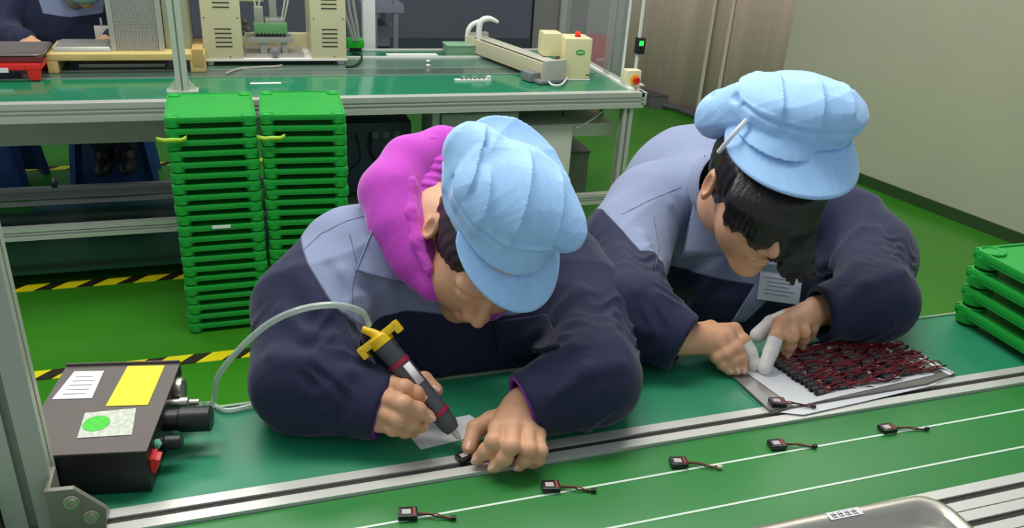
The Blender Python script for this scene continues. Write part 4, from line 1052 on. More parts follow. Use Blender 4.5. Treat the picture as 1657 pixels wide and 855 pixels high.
# ================================================================== the two workers
N = np.array
def kz(x, y, z): return on_z(x, y, z)
def armhole(p, q, inner):
    """signed distance to the plane through sighted points p, q and the depth axis, positive on the side of 'inner'"""
    t = unit(q-p); n_ = unit(np.cross(t, N((0, 1., 0)))); s = 1 if (inner-p) @ n_ > 0 else -1
    return lambda P: s*((P-p.astype(F32)) @ n_.astype(F32))
def worker(s):
    root = empty('person', s['root'], 0, s['label'], 'person')
    shL, shR, elL, elR, neck, hip, back, chest = [N(s[k], float) for k in ('shL', 'shR', 'elL', 'elR', 'neck', 'hip', 'back', 'chest')]
    Rh, Fh, Uh = frame(W(s['F']), W(s['U']))
    if Rh.dot(CR) < 0: Rh = -Rh
    Oh = N(s['head']); hd = to_local(head_f, Oh, Rh, Fh, Uh)
    L2W = lambda v: Oh+Rh*v[0]+Fh*v[1]+Uh*v[2]
    nk = [L2W((0, -.03, -.02)), L2W((0, -.05, -.075)), neck]
    (wL, knL, fgL, thL), (wR, knR, fgR, thR) = s['handL'], s['handR']
    def body(P):
        d = smin(hd(P), chain(P, nk, (.052, .050, .056), .03), .02)
        d = smin(d, chain(P, [neck, back, hip+N((0, 0, .06))], (.06, .10, .11), .05), .04)
        for s_, b_, e_ in ((shL, s['bendL'], elL), (shR, s['bendR'], elR)): d = smin(d, chain(P, [neck+N((0, .02, -.04)), s_, b_, e_], (.05, .045, .038, .034), .03), .03)
        return d
    hL, loL, hiL = hand(wL, knL, fgL, thL); hR, loR, hiR = hand(wR, knR, fgR, thR)
    hLf = lambda P: smin(hL(P), cap(P, wL, wL+(elL-wL)*.35, .023, .029), .01)
    hRf = lambda P: smin(hR(P), cap(P, wR, wR+(elR-wR)*.35, .023, .029), .01)
    def ab(a, b, p): return np.minimum(a, b)-p, np.maximum(a, b)+p
    eL, eR = wL+(elL-wL)*.4, wR+(elR-wR)*.4
    parts = [(body, Oh-.17, Oh+.17, .0024), (lambda P: np.maximum(body(P), -bbox_box(P, Oh, (.165,)*3, r=.001)), N(s['jlo'])+.05, N(s['jhi'])-.02, .009),
             (lambda P: cap(P, elL, wL, .036, .026), *ab(elL, wL, .05), .006), (lambda P: cap(P, elR, wR, .036, .026), *ab(elR, wR, .05), .006),
             (hLf, np.minimum(loL, eL-.04), np.maximum(hiL, eL+.04), .0015), (hRf, np.minimum(loR, eR-.04), np.maximum(hiR, eR+.04), .0015)]
    soft_object('body', parts, s['skin'], root)
    cuffL, cuffR = N(s['cuffL']), N(s['cuffR'])
    axL, axR = unit(wL-elL), unit(wR-elR)
    wid = s.get('width', .0)
    ra = s['arm_r']
    segs = []
    def jacket0(P):
        d = chain(P, [shL+N((.04, .02, 0)), shR+N((-.04, .02, 0))], (.080, .080), .02)
        d = smin(d, chain(P, [neck+N((0, .04, -.05)), back, hip+N((0, 0, .05))], (.085, .155, .165), .05), .06)
        d = smin(d, ell(P, chest, (.185+wid, .10, .12)), .05)
        d = smin(d, ell(P, chest+N((0, .11, -.13)), (.185+wid, .14, .14)), .05)
        for c_, r_ in s['fill']: d = smin(d, ell(P, c_, r_), .05)
        sl = chain(P, [shL, s['bendL'], elL, cuffL], (.084, .078, ra, .050), .05)
        sr = chain(P, [shR, s['bendR'], elR, cuffR], (.084, .078, ra, .050), .05)
        for (a_, b_, am, wl, ph, l_, h_) in s['folds']:
            sel = np.linalg.norm(a_-elL)+np.linalg.norm(b_-elL) < np.linalg.norm(a_-elR)+np.linalg.norm(b_-elR)
            if sel: sl = sl-folds(P, a_, b_, am, wl, ph, l_, h_)
            else: sr = sr-folds(P, a_, b_, am, wl, ph, l_, h_)
        d = smin(d, smin(sl, sr, .01), .03)
        d = d-cloth_noise(P, .0026, s['seed'], .62)
        for (a_, b_, am, w_) in segs: d = d-am*np.exp(-(cap(P, a_, b_, 0)/w_)**2)
        d = smax(d, -chain(P, [L2W((0, -.04, -.06)), neck+N((0, -.005, .0))], (.070, .058), .02), .008)
        for cu_, ax__ in ((cuffL, axL), (cuffR, axR)):
            u = ((P-cu_.astype(F32)) @ ax__.astype(F32)); rr_ = np.linalg.norm(P-cu_.astype(F32), axis=1)
            d = smax(d, np.where(rr_ < .085, u-.016, -1), .003)
            d = smax(d, -cap(P, cu_-ax__*.03, cu_+ax__*.12, .040, .046), .004)
        return d
    pre = []
    for ln, am, w_ in s['creases']:
        hs_ = [hit(jacket0, *p) for p in ln]
        pre += [(hs_[i], hs_[i+1], am, w_) for i in range(len(hs_)-1) if hs_[i] is not None and hs_[i+1] is not None and np.linalg.norm(hs_[i]-hs_[i+1]) < .16]
    segs.extend(pre)
    def jacket(P):
        slab = np.maximum(P[:, 1]-1.020, P[:, 2]-.7525)
        return smax(jacket0(P), -slab, .006)
    ya = [on_y(*p) for p in s['yokeL']]; yb = [on_y(*p) for p in s['yokeR']]
    fa = armhole(ya[0], ya[1], chest); fb_ = armhole(yb[0], yb[1], chest)
    zb = on_y(*s['yoke_low'])
    def yoke(P):
        low = P[:, 2]-zb[2]-.4*(P[:, 1]-zb[1])*0+.010*np.sin((P[:, 0]-chest[0])*16)
        return np.minimum(np.minimum(np.minimum(fa(P), fb_(P)), low), P[:, 1]-s['yoke_front']+.1*(P[:, 2]-zb[2]))
    soft_object('jacket', [(jacket, s['jlo'], s['jhi'], .0042)], JACK, root, {'yoke': yoke})
    if s['collar']: c0, c1 = neck+N((0, .005, -.01)), L2W((0, -.058, -.036))
    def collar(P):
        d = cap(P, c0, c1, .076, .064); d = smax(d, -cap(P, c0-(c1-c0)*.3, c1+(c1-c0)*2, .069, .058), .003)
        ax_c = unit(c1-c0).astype(F32); u = (P-c1.astype(F32)) @ ax_c
        d = smax(d, u-.012, .003)
        return smax(d, -cap(P, c0+N((.0, -.10, -.02)), c1+Fh*.10-Uh*.02, .040), .004)-.0008
    if s['collar']: soft_object('collar', [(collar, np.minimum(c0, c1)-.11, np.maximum(c0, c1)+.11, .0022)], YOKE, root)
    for q in s['flaps']: patch_on(jacket0, q[0], q[1], q[2], root, off=q[3], thick=.004)
    for q in s['seams']: seam_on(jacket0, q, 'seam', SEAM, root, r=.0006, off=-.0002)
    for q in s['edges']: seam_on(jacket0, q, 'collar_stitching', SEAM, root, r=.0010, off=.014)
    # trousers and shoes under the bench
    TRm = mat('dark_trousers', (34, 36, 48), .85, bump=.3, bscale=400); SH = mat('black_shoes', (24, 24, 26), .5)
    kL, kR = hip+N((-.12, -.34, -.02)), hip+N((.12, -.34, -.02)); fL, fR = N((kL[0]-.01, kL[1]+.05, .09)), N((kR[0]+.01, kR[1]+.05, .09))
    def tr(P):
        d = ell(P, hip+N((0, 0, .02)), (.17, .14, .12))
        for k_, f_, sg_ in ((kL, fL, -1), (kR, fR, 1)): d = smin(d, chain(P, [hip+N((sg_*.09, -.02, 0)), k_, f_], (.09, .068, .05), .02), .03)
        return d
    soft_object('trousers', [(tr, np.minimum(fL, kL)-N((.1, .1, .06)), hip+N((.25, .18, .18)), .009)], TRm, root)
    for f_ in (fL, fR):
        sf = lambda P: smax(smin(ell(P, f_+N((0, -.06, -.055)), (.045, .13, .045)), ell(P, f_+N((0, .02, -.035)), (.042, .06, .055)), .02), .002-P[:, 2], .004)
        soft_object('shoe', [(sf, f_-N((.07, .22, .10)), f_+N((.07, .11, .05)), .006)], SH, root)
    stool('plastic_stool', (hip[0], hip[1]+.02, 0), 0, s['stool'], .98)
    # hair, cap
    a = s['cap_tilt']; y_ = s.get('cap_yaw', 0)
    F1 = Fh*math.cos(y_)+Rh*math.sin(y_); R1 = Rh*math.cos(y_)-Fh*math.sin(y_)
    F2 = F1*math.cos(a)+Uh*math.sin(a); U2 = Uh*math.cos(a)-F1*math.sin(a); Oc = Oh+Uh*s['cap_up']+Fh*s['cap_fwd']
    if 'cap_shift' in s: Oc = Oc+W(s['cap_shift'])
    if 'cap_frame' in s:
        R1, F2, U2 = frame(W(s['cap_frame'][0]), W(s['cap_frame'][1])); R1 = R1 if R1.dot(CR) > 0 else -R1; Oc = s['cap_frame'][2]
    M = m4_of(Oc, R1, F2, U2)
    A_c = U2.astype(F32); O_c = N(Oc).astype(F32); loc_h = to_local(s['hair'], Oh, Rh, Fh, Uh)
    dr_ = s['visor'].get('droop', .3)
    def hair_clip(P):
        q = P-O_c; zc = q @ A_c; rad = np.sqrt(np.maximum((q*q).sum(1)-zc*zc, 0))
        return smax(loc_h(P), zc-s.get('hclip', .052)+(dr_+.15)*np.maximum(rad-.082, 0), .004)
    soft_object('hair', [(hair_clip, Oh-s['hbox'], Oh+s['hbox'], .0022)], s['hairm'], root)
    cr_f = to_local(s['crown'], Oc, R1, F2, U2)
    sh_f = to_local(lambda P: ell(P, (0, -.014, .034), (.0875, .1045, .1005)), Oh, Rh, Fh, Uh)
    def cl_(P):
        zc = (P-O_c) @ A_c
        return smin(cr_f(P), smax(sh_f(P), s.get('hclip', .052)+.005-zc, .002), .006)
    ce = Oc+U2*.09-F2*.02
    co = soft_object('cap', [(cl_, ce-.21, ce+.21, .0022)], CAPB, root)
    visor_mesh('cap_visor', CAPB, root, M, **s['visor'])
    if 'pleats' in s:
        for q in s['pleats']: seam_on(cl_, q, 'cap_seam', mat('cap_stitch', (112, 156, 214), .8), root, r=.0009)
    return jacket0, root, cl_, L2W, (cuffL, axL, cuffR, axR)

def base_hair(P): return hair_f(P)
def band_f(P, z0=.070, h=.024, a=.090, b=.107):
    x, y, z = P[:, 0], P[:, 1], P[:, 2]
    return np.maximum((np.sqrt((x/a)**2+((y+.010)/b)**2)-1)*.09, np.abs(z-z0)-h)
def ridge(P, a, b, amp, w):     # a sewn pleat or crease along a line
    return amp*np.exp(-(cap(P, a, b, 0)/w)**2)
def pleat(P, a, b, amp, w):
    """overlapping sewn pleat seen from above the crown: sharp on one side, fading on the other"""
    a = np.array(a, F32); b = np.array(b, F32); t_ = (b-a); L = np.linalg.norm(t_); t_ = t_/L; q = P[:, :2]-a
    u = (q @ t_)/L; v = q[:, 0]*t_[1]-q[:, 1]*t_[0]
    env = np.clip(u/.12, 0, 1)*np.clip((1-u)/.35, 0, 1)*np.clip((P[:, 2]-.06)/.01, 0, 1)
    return -amp*env*np.where(v > 0, np.exp(-v/w), np.exp(v/.0022))
def crownA(P):
    z = P[:, 2]
    d = ell(P, (-.002, .008, .090), (.093, .082, .048))
    d = smin(d, ell(P, (-.060, -.048, .088), (.040, .038, .040)), .020)       # gathered lobe at the back
    d = smin(d, ell(P, (.068, .046, .092), (.034, .040, .026)), .018)
    d = smin(d, band_f(P, .070, .025), .004)
    d = smax(d, -ell(P, (0, -.008, .02), (.082, .100, .075)), .003)
    d = d+pleat(P, (-.022, .105), (.004, -.05), .010, .022)+pleat(P, (.040, .100), (.050, -.04), .010, .020)+pleat(P, (-.062, .080), (-.058, .0), .006, .014)
    d = d+pleat(P, (-.085, .045), (-.055, -.075), .008, .014)
    d = d+.004*np.exp(-((z-.088)/.0035)**2)*(P[:, 1] > .0)
    d = d-.0022*np.exp(-(cap(P, (-.06, .10, .082), (.0, .118, .058), 0)/.006)**2)-.0022*np.exp(-(cap(P, (-.02, .11, .085), (.045, .11, .058), 0)/.006)**2)
    d = d-.005*np.exp(-(cap(P, (-.095, .0, .06), (-.07, -.06, .11), 0)/.010)**2)+.006*np.exp(-(cap(P, (-.1, .02, .075), (-.065, -.03, .12), 0)/.009)**2)
    return d-cloth_noise(P, .0016, 1.1, 1.0)-cloth_noise(P, .0003, 2.3, 2.6)
HA = dict(
    root=(.35, 1.25, 0), label='person in purple hood, navy and grey jacket and blue cap, holding the dispensing syringe',
    stool='blue stool the purple-hooded worker sits on',
    shL=on_y(565, 430, 1.13), shR=on_y(905, 440, 1.15), elL=on_z(488, 616, .812), elR=on_z(958, 612, .815),
    bendL=on_y(510, 505, 1.07), bendR=on_y(952, 515, 1.06),
    neck=on_y(700, 365, 1.12), hip=(.34, 1.46, .50), back=(.35, 1.32, .82), chest=on_y(730, 470, 1.12)+N((0, .02, -.03)),
    head=far(784, 394, 1.17), F=(.0, -.93, .36), U=(.47, .33, .82),
    jlo=(-.16, .74, .40), jhi=(.78, 1.72, 1.14), arm_r=.060, seed=.7, collar=False,
    cuffL=kz(606, 655, .798), cuffR=kz(862, 652, .800), skin=SKIN,
    handL=(kz(598, 652, .797), [kz(634, 622, .830), kz(622, 645, .822), kz(616, 667, .808), kz(612, 686, .792)],
        [[kz(654, 628, .838), kz(672, 637, .828), kz(684, 644, .818)], [kz(652, 654, .834), kz(676, 664, .820), kz(693, 675, .808)],
         [kz(644, 679, .816), kz(665, 686, .800), kz(682, 691, .787)], [kz(636, 694, .796), kz(655, 698, .784), kz(670, 699, .776)]],
        [kz(628, 642, .800), kz(655, 622, .806), kz(686, 616, .812), kz(705, 632, .806)]),
    handR=(kz(848, 655, .792), [kz(805, 694, .793), kz(830, 690, .797), kz(853, 694, .792), kz(870, 704, .783)],
        [[kz(799, 714, .792), kz(787, 730, .776), kz(774, 742, .763)], [kz(827, 722, .794), kz(816, 742, .776), kz(801, 755, .763)],
         [kz(855, 727, .788), kz(850, 743, .772), kz(841, 753, .762)], [kz(874, 730, .780), kz(871, 743, .768), kz(864, 750, .760)]],
        [kz(822, 676, .780), kz(795, 682, .779), kz(770, 694, .774), kz(759, 724, .763)]),
    yokeL=[(484, 392, 1.10), (560, 498, 1.04)], yokeR=[(880, 400, 1.12), (800, 540, 1.05)], yoke_low=(650, 528, 1.02), yoke_front=.995,
    fill=[(on_y(790, 555, 1.09), (.17, .07, .11)), (on_y(700, 560, 1.10), (.15, .07, .10))],
    flaps=[([(600, 372), (575, 440), (664, 464), (700, 436)], 'collar_flap', YOKE, .011), ([(800, 520), (812, 585), (905, 560), (885, 508)], 'pocket_flap', NAVY, .004)],
    creases=[([(598, 400), (622, 450), (640, 520)], .0055, .012), ([(556, 440), (592, 500)], .005, .011), ([(532, 430), (556, 480)], -.004, .008), ([(455, 500), (500, 545), (560, 560)], .005, .012),
             ([(440, 575), (500, 585), (560, 610)], .0045, .012), ([(520, 640), (565, 600)], .004, .010), ([(935, 470), (890, 530), (850, 560)], .006, .013), ([(990, 520), (930, 560), (870, 590)], .0055, .012),
             ([(1005, 590), (950, 600), (895, 640)], .005, .012), ([(820, 600), (870, 575), (930, 575)], .004, .010), ([(700, 545), (716, 620)], .004, .008), ([(480, 430), (510, 500)], .004, .012)],
    seams=[[(492, 404), (520, 378), (560, 358), (598, 348)], [(566, 380), (578, 430), (570, 470), (572, 520)]],
    edges=[[(604, 371), (577, 438), (665, 462), (698, 438)]],
    hair=base_hair, hbox=.16, hairm=HAIRM, cap_tilt=.22, cap_frame=((.08, -.88, .46), (.47, .38, .79), far(786, 358, 1.17)), cap_up=.012, cap_fwd=-.006, crown=crownA, visor=dict(z0=.053, ext=.058, droop=.30, half=60, tw=.16))
HA['folds'] = [(HA['elL'], HA['cuffL'], .005, .085, 1.2, .1, .95), (HA['bendL'], HA['elL'], .005, .10, .4, .2, 1.0),
               (HA['elR'], HA['cuffR'], .006, .08, 2.2, .1, .95), (HA['bendR'], HA['elR'], .006, .09, 2.9, .2, 1.0)]
def build_hood(root, ja):
    hp = [far(772, 238, 1.32), far(714, 244, 1.31), far(664, 266, 1.275), far(634, 314, 1.235), far(646, 368, 1.205), far(670, 420, 1.185), far(698, 464, 1.165)]
    hr = [.027, .032, .038, .043, .038, .029, .018]
    hb = [far(772, 238, 1.32), far(830, 280, 1.34), far(870, 350, 1.33), far(860, 430, 1.30), far(790, 490, 1.25), far(698, 464, 1.165)]
    def hood(P):
        d = chain(P, hp, hr, .03); d = smin(d, chain(P, hb, [.026, .03, .03, .03, .022, .014], .03), .02)
        return d-cloth_noise(P, .0009, 2.0, .8)
    def pm(o): return o
    soft_object('hood', [(hood, np.min(hp+hb, 0)-.06, np.max(hp+hb, 0)+.06, .003)], HOOD, root)
    rp = [far(728, 224, 1.285), far(694, 232, 1.275), far(670, 256, 1.25), far(661, 300, 1.205), far(664, 346, 1.175), far(675, 392, 1.155), far(694, 436, 1.14)]
    def rim_(P):
        d = chain(P, rp, [.008, .009, .010, .010, .009, .008, .006], .012)
        t = P @ N((.3, -.2, .95), F32)
        return d-.0007*np.abs(np.sin(t*300))
    soft_object('hood_rim', [(rim_, np.min(rp, 0)-.03, np.max(rp, 0)+.03, .0017)], HOOD, root)
    ip = [far(738, 258, 1.29), far(706, 272, 1.27), far(685, 312, 1.235), far(688, 350, 1.215), far(692, 400, 1.195), far(702, 446, 1.175)]
    def inner(P):
        d = chain(P, ip, [.018, .020, .020, .014, .010, .008], .02)
        t = P @ N((0.2, .4, .9), F32)
        return d-.0010*np.sin(t*460)
    soft_object('hood_lining', [(inner, np.min(ip, 0)-.04, np.max(ip, 0)+.04, .0020)], mat('magenta_rib', (196, 66, 192), .85, bump=.3, bscale=300, sheen=.3), root)
def cuff_ring(root, cu_, ax__, m, name='sleeve_lining'):
    mb = MB(); q = Vector(ax__).orthogonal().normalized(); r_ = Vector(ax__).cross(q); c_ = Vector(cu_)+Vector(ax__)*.014
    mb.tube([c_+(q*math.cos(t)+r_*math.sin(t))*.0405 for t in np.linspace(0, 2*PI, 28)], .0035, 8, 1)
    o = mb.build(name, m, None); o.parent = root; o.matrix_parent_inverse = Matrix.Translation(-Vector(root.location))
JA, PA, CA, LA, QA = worker(HA)
build_hood(PA, JA)
for i in (0, 2): cuff_ring(PA, QA[i], QA[i+1], mat('purple_cuff', (120, 44, 150), .8))

def crownB(P):
    z = P[:, 2]
    d = ell(P, (.006, .008, .086), (.097, .078, .048))
    d = smin(d, ell(P, (-.108, -.040, .030), (.034, .036, .038)), .030)
    d = smin(d, ell(P, (-.070, -.020, .055), (.046, .044, .042)), .03)
    d = smin(d, band_f(P, .066, .026, .096, .094), .004)
    d = smax(d, -ell(P, (0, -.008, .015), (.084, .092, .075)), .003)
    d = d+pleat(P, (.006, .095), (.008, -.01), .010, .020)+pleat(P, (.058, .080), (.050, -.01), .010, .020)+pleat(P, (-.050, .085), (-.046, -.03), .008, .024)
    d = d+.004*np.exp(-((z-.086)/.0035)**2)*(P[:, 1] > .02)
    for a_, b_ in (((-.13, -.05, .065), (-.085, -.0, .045)), ((-.12, -.07, .04), (-.075, -.02, .03)), ((-.10, .0, .085), (-.06, .03, .06)), ((-.11, -.06, .08), (-.07, -.03, .09))):
        d = d+.006*np.exp(-(cap(P, a_, b_, 0)/.006)**2)
    return d-cloth_noise(P, .0016, 4.1, 1.0)-cloth_noise(P, .0003, 5.3, 2.6)
def hairB(P):
    d = hair_f(P)
    rg = random.Random(4)
    n = .0004*np.sin(P[:, 0]*900+P[:, 2]*60)
    locks = None
    for k in range(15):
        x0 = -.066+k*.0095; y0 = math.sqrt(max(.0, 1-(x0/.085)**2))*.098-.010
        L = .060+.045*max(0, (k-4)/10)+rg.uniform(-.006, .006); dx = rg.uniform(-.006, .008)
        e = chain(P, [(x0, y0-.004, .06), (x0*1.05+dx*.4, y0+.008, .060-L*.5), (x0*.95+dx, y0+.014, .060-L), (x0*.9+dx*1.6, y0+.012, .050-L*1.15)], (.013, .011, .008, .003), .012)
        locks = e if locks is None else smin(locks, e, .010)
    d = smin(d, locks+n, .008)
    for k in range(6):
        x0 = .030+k*.009
        d = smin(d, chain(P, [(x0, .098-x0*.5, .0), (x0+.006, .112-x0*.3, -.045), (x0+.010, .112-x0*.2, -.058), (x0+.012+.002*k, .114, -.082+.008*abs(k-2))], (.010, .009, .007, .0035), .01)+n, .006)
    d = smin(d, ell(P, (0, -.085, .01), (.055, .03, .05))+n, .02)
    return d
HB = dict(
    root=(.92, 1.30, 0), label='person in navy and grey jacket and blue cap bending over the plate of battery cells',
    stool='blue stool the worker at the plate sits on',
    shL=on_y(1050, 335, 1.32), shR=on_y(1372, 368, 1.25), elL=on_z(1020, 505, .822), elR=on_z(1418, 488, .822),
    bendL=on_y(1005, 410, 1.24), bendR=on_y(1408, 418, 1.16),
    neck=on_y(1175, 300, 1.28), hip=(.98, 1.60, .50), back=(.95, 1.48, .82), chest=on_y(1215, 400, 1.27)+N((0, .03, -.03)),
    head=far(1226, 313, 1.37), F=(.07, -.74, .66), U=(.20, .66, .70),
    jlo=(.42, .88, .40), jhi=(1.48, 1.86, 1.12), arm_r=.060, seed=3.1, collar=True, hclip=.040, width=.0,
    cuffL=kz(1092, 549, .802), cuffR=kz(1340, 505, .812), skin=SKIN,
    handL=(kz(1096, 548, .800), [kz(1188, 534, .804), kz(1177, 545, .804), kz(1162, 554, .799), kz(1147, 561, .791)],
        [[kz(1203, 552, .795), kz(1213, 570, .780), kz(1220, 589, .764)], [kz(1191, 563, .793), kz(1197, 580, .778), kz(1201, 597, .763)],
         [kz(1175, 572, .787), kz(1183, 586, .773), kz(1190, 599, .762)], [kz(1159, 578, .780), kz(1169, 590, .769), kz(1179, 600, .761)]],
        [kz(1115, 540, .795), kz(1150, 532, .790), kz(1188, 556, .775), kz(1219, 588, .764)]),
    handR=(kz(1322, 503, .808), [kz(1262, 524, .812), kz(1280, 524, .814), kz(1298, 522, .810), kz(1313, 520, .802)],
        [[kz(1256, 545, .803), kz(1247, 570, .783), kz(1237, 596, .764)], [kz(1281, 544, .806), kz(1278, 558, .786), kz(1274, 570, .770)],
         [kz(1300, 538, .803), kz(1299, 548, .787), kz(1297, 557, .774)], [kz(1314, 531, .795), kz(1312, 538, .783), kz(1309, 544, .774)]],
        [kz(1296, 508, .800), kz(1272, 514, .797), kz(1248, 524, .792), kz(1226, 543, .783)]),
    yokeL=[(972, 335, 1.26), (1045, 465, 1.18)], yokeR=[(1352, 300, 1.22), (1295, 425, 1.18)], yoke_low=(1130, 466, 1.18), yoke_front=1.13,
    fill=[(on_y(1240, 490, 1.20), (.17, .07, .11))],
    flaps=[],
    creases=[([(1038, 380), (1070, 440)], .006, .013), ([(1004, 400), (1030, 470)], .005, .012), ([(1085, 330), (1092, 420)], .004, .010), ([(1395, 370), (1345, 430), (1310, 470)], .006, .013),
             ([(1440, 400), (1385, 430), (1340, 470)], .006, .012), ([(1462, 440), (1400, 460), (1350, 500)], .005, .012), ([(1420, 370), (1450, 420)], .005, .012), ([(1180, 430), (1120, 445)], .004, .010), ([(1000, 520), (1050, 540)], .004, .012)],
    seams=[[(1005, 348), (1050, 325), (1110, 300)], [(1058, 350), (1066, 400), (1060, 440)]],
    edges=[],
    hair=hairB, hbox=.19, hairm=HAIRB, cap_tilt=0, cap_up=0, cap_fwd=0, cap_frame=((-.03, -.62, .78), (.12, .77, .62), far(1264, 248, 1.385)), crown=crownB, visor=dict(z0=.054, ext=.066, droop=.62, a=.094, b=.092, half=84))
HB['folds'] = [(HB['elL'], HB['cuffL'], .004, .085, 1.2, .1, .95), (HB['bendL'], HB['elL'], .006, .08, .4, .2, 1.0),
               (HB['elR'], HB['cuffR'], .005, .085, 2.2, .1, .95), (HB['bendR'], HB['elR'], .006, .08, 2.9, .2, 1.0)]
JB, PB, CB, LB, QB = worker(HB)
NAIL = mat('fingernail', (232, 186, 164), .25, coat=.4)
def nails(root, hand_, skip=()):
    ch = list(hand_[2])+[hand_[3]]; rs = (.0088, .0088, .0084, .0076, .0100)
    for i, c_ in enumerate(ch):
        if i in skip: continue
        a_, t_ = Vector(c_[-2]), Vector(c_[-1]); dr = (t_-a_).normalized(); v_ = (Vector(CT)*.7+Vector((0, 0, .5))); n_ = (v_-dr*v_.dot(dr)).normalized(); sd = dr.cross(n_)
        mb = MB(); mb.sph((0, 0, 0), (rs[i]*.62, rs[i]*.80, .0016), 12)
        M_ = Matrix((sd, dr, n_)).transposed(); p_ = t_+n_*(rs[i]-.0008)+dr*rs[i]*.15
        for v in mb.bm.verts: v.co = M_ @ (v.co-Vector((0, 0, .16*v.co.x*v.co.x/rs[i]*6)))+p_
        o = mb.build('fingernail', NAIL); o.parent = root; o.matrix_parent_inverse = Matrix.Translation(-Vector(root.location))
nails(PA, HA['handL']); nails(PA, HA['handR']); nails(PB, HB['handL'], (0, 4)); nails(PB, HB['handR'], (0, 4))
def cloth_sheet(c4, name, m, parent, bow=.01, n=14, thick=.004):
    mb = MB(); c4 = [N(c) for c in c4]; nn_ = unit(np.cross(c4[1]-c4[0], c4[3]-c4[0])); nn_ = nn_ if nn_ @ CT > 0 else -nn_
    G = [[mb.bm.verts.new(tuple((c4[0]*(1-u)+c4[1]*u)*(1-v)+(c4[3]*(1-u)+c4[2]*u)*v+nn_*bow*(math.sin(PI*v)*.8+math.sin(PI*u)*.3))) for v in np.linspace(0, 1, n)] for u in np.linspace(0, 1, n)]
    for i in range(n-1):
        for j in range(n-1): mb.bm.faces.new((G[i][j], G[i+1][j], G[i+1][j+1], G[i][j+1]))
    o = mb.build(name, m, None, smooth=60, solid=thick); o.parent = parent; o.matrix_parent_inverse = Matrix.Translation(-Vector(parent.location)); return o
fl_h = [hit(JB, 1105, 414), hit(JB, 1170, 412)]; fl_d = [np.linalg.norm(q-CAM) for q in fl_h]
fq = [far(1140, 252, 1.575), far(1104, 416, 1.550), far(1170, 414, 1.572), far(1180, 318, 1.535)]
cloth_sheet(fq, 'collar_flap', YOKE, PB, bow=.006)
o = MB().tube([fq[0]+CT*.003, fq[1]+CT*.003, fq[2]+CT*.003], .0010, 6, 1).build('collar_stitching', SEAM); o.parent = PB; o.matrix_parent_inverse = Matrix.Translation(-Vector(PB.location))
patch_on(JB, [(1243, 425), (1184, 522), (1206, 520), (1268, 462)], 'front_placket', YOKE, PB, off=.003)
COT = mat('white_finger_cot', (232, 226, 220), .45, sss=.05)
for chn, r0 in ((HB['handL'][2][0], .0108), (HB['handL'][3][1:], .0132), (HB['handR'][2][0], .0110), (HB['handR'][3][1:], .0132)):
    pts_ = [N(p) for p in chn]
    p0 = pts_[0]+(pts_[1]-pts_[0])*.25; q_ = [p0]+pts_[1:]
    soft_object('finger_cot', [(lambda P: smax(chain(P, q_, [r0+.0012, r0+.0006, r0-.0002][:len(q_)], .004), .7525-P[:, 2], .002), np.min(q_, 0)-.02, np.max(q_, 0)+.02, .0014)], COT, PB)

for i in (0, 2): cuff_ring(PB, QB[i], QB[i+1], NAVY, 'sleeve_hem')

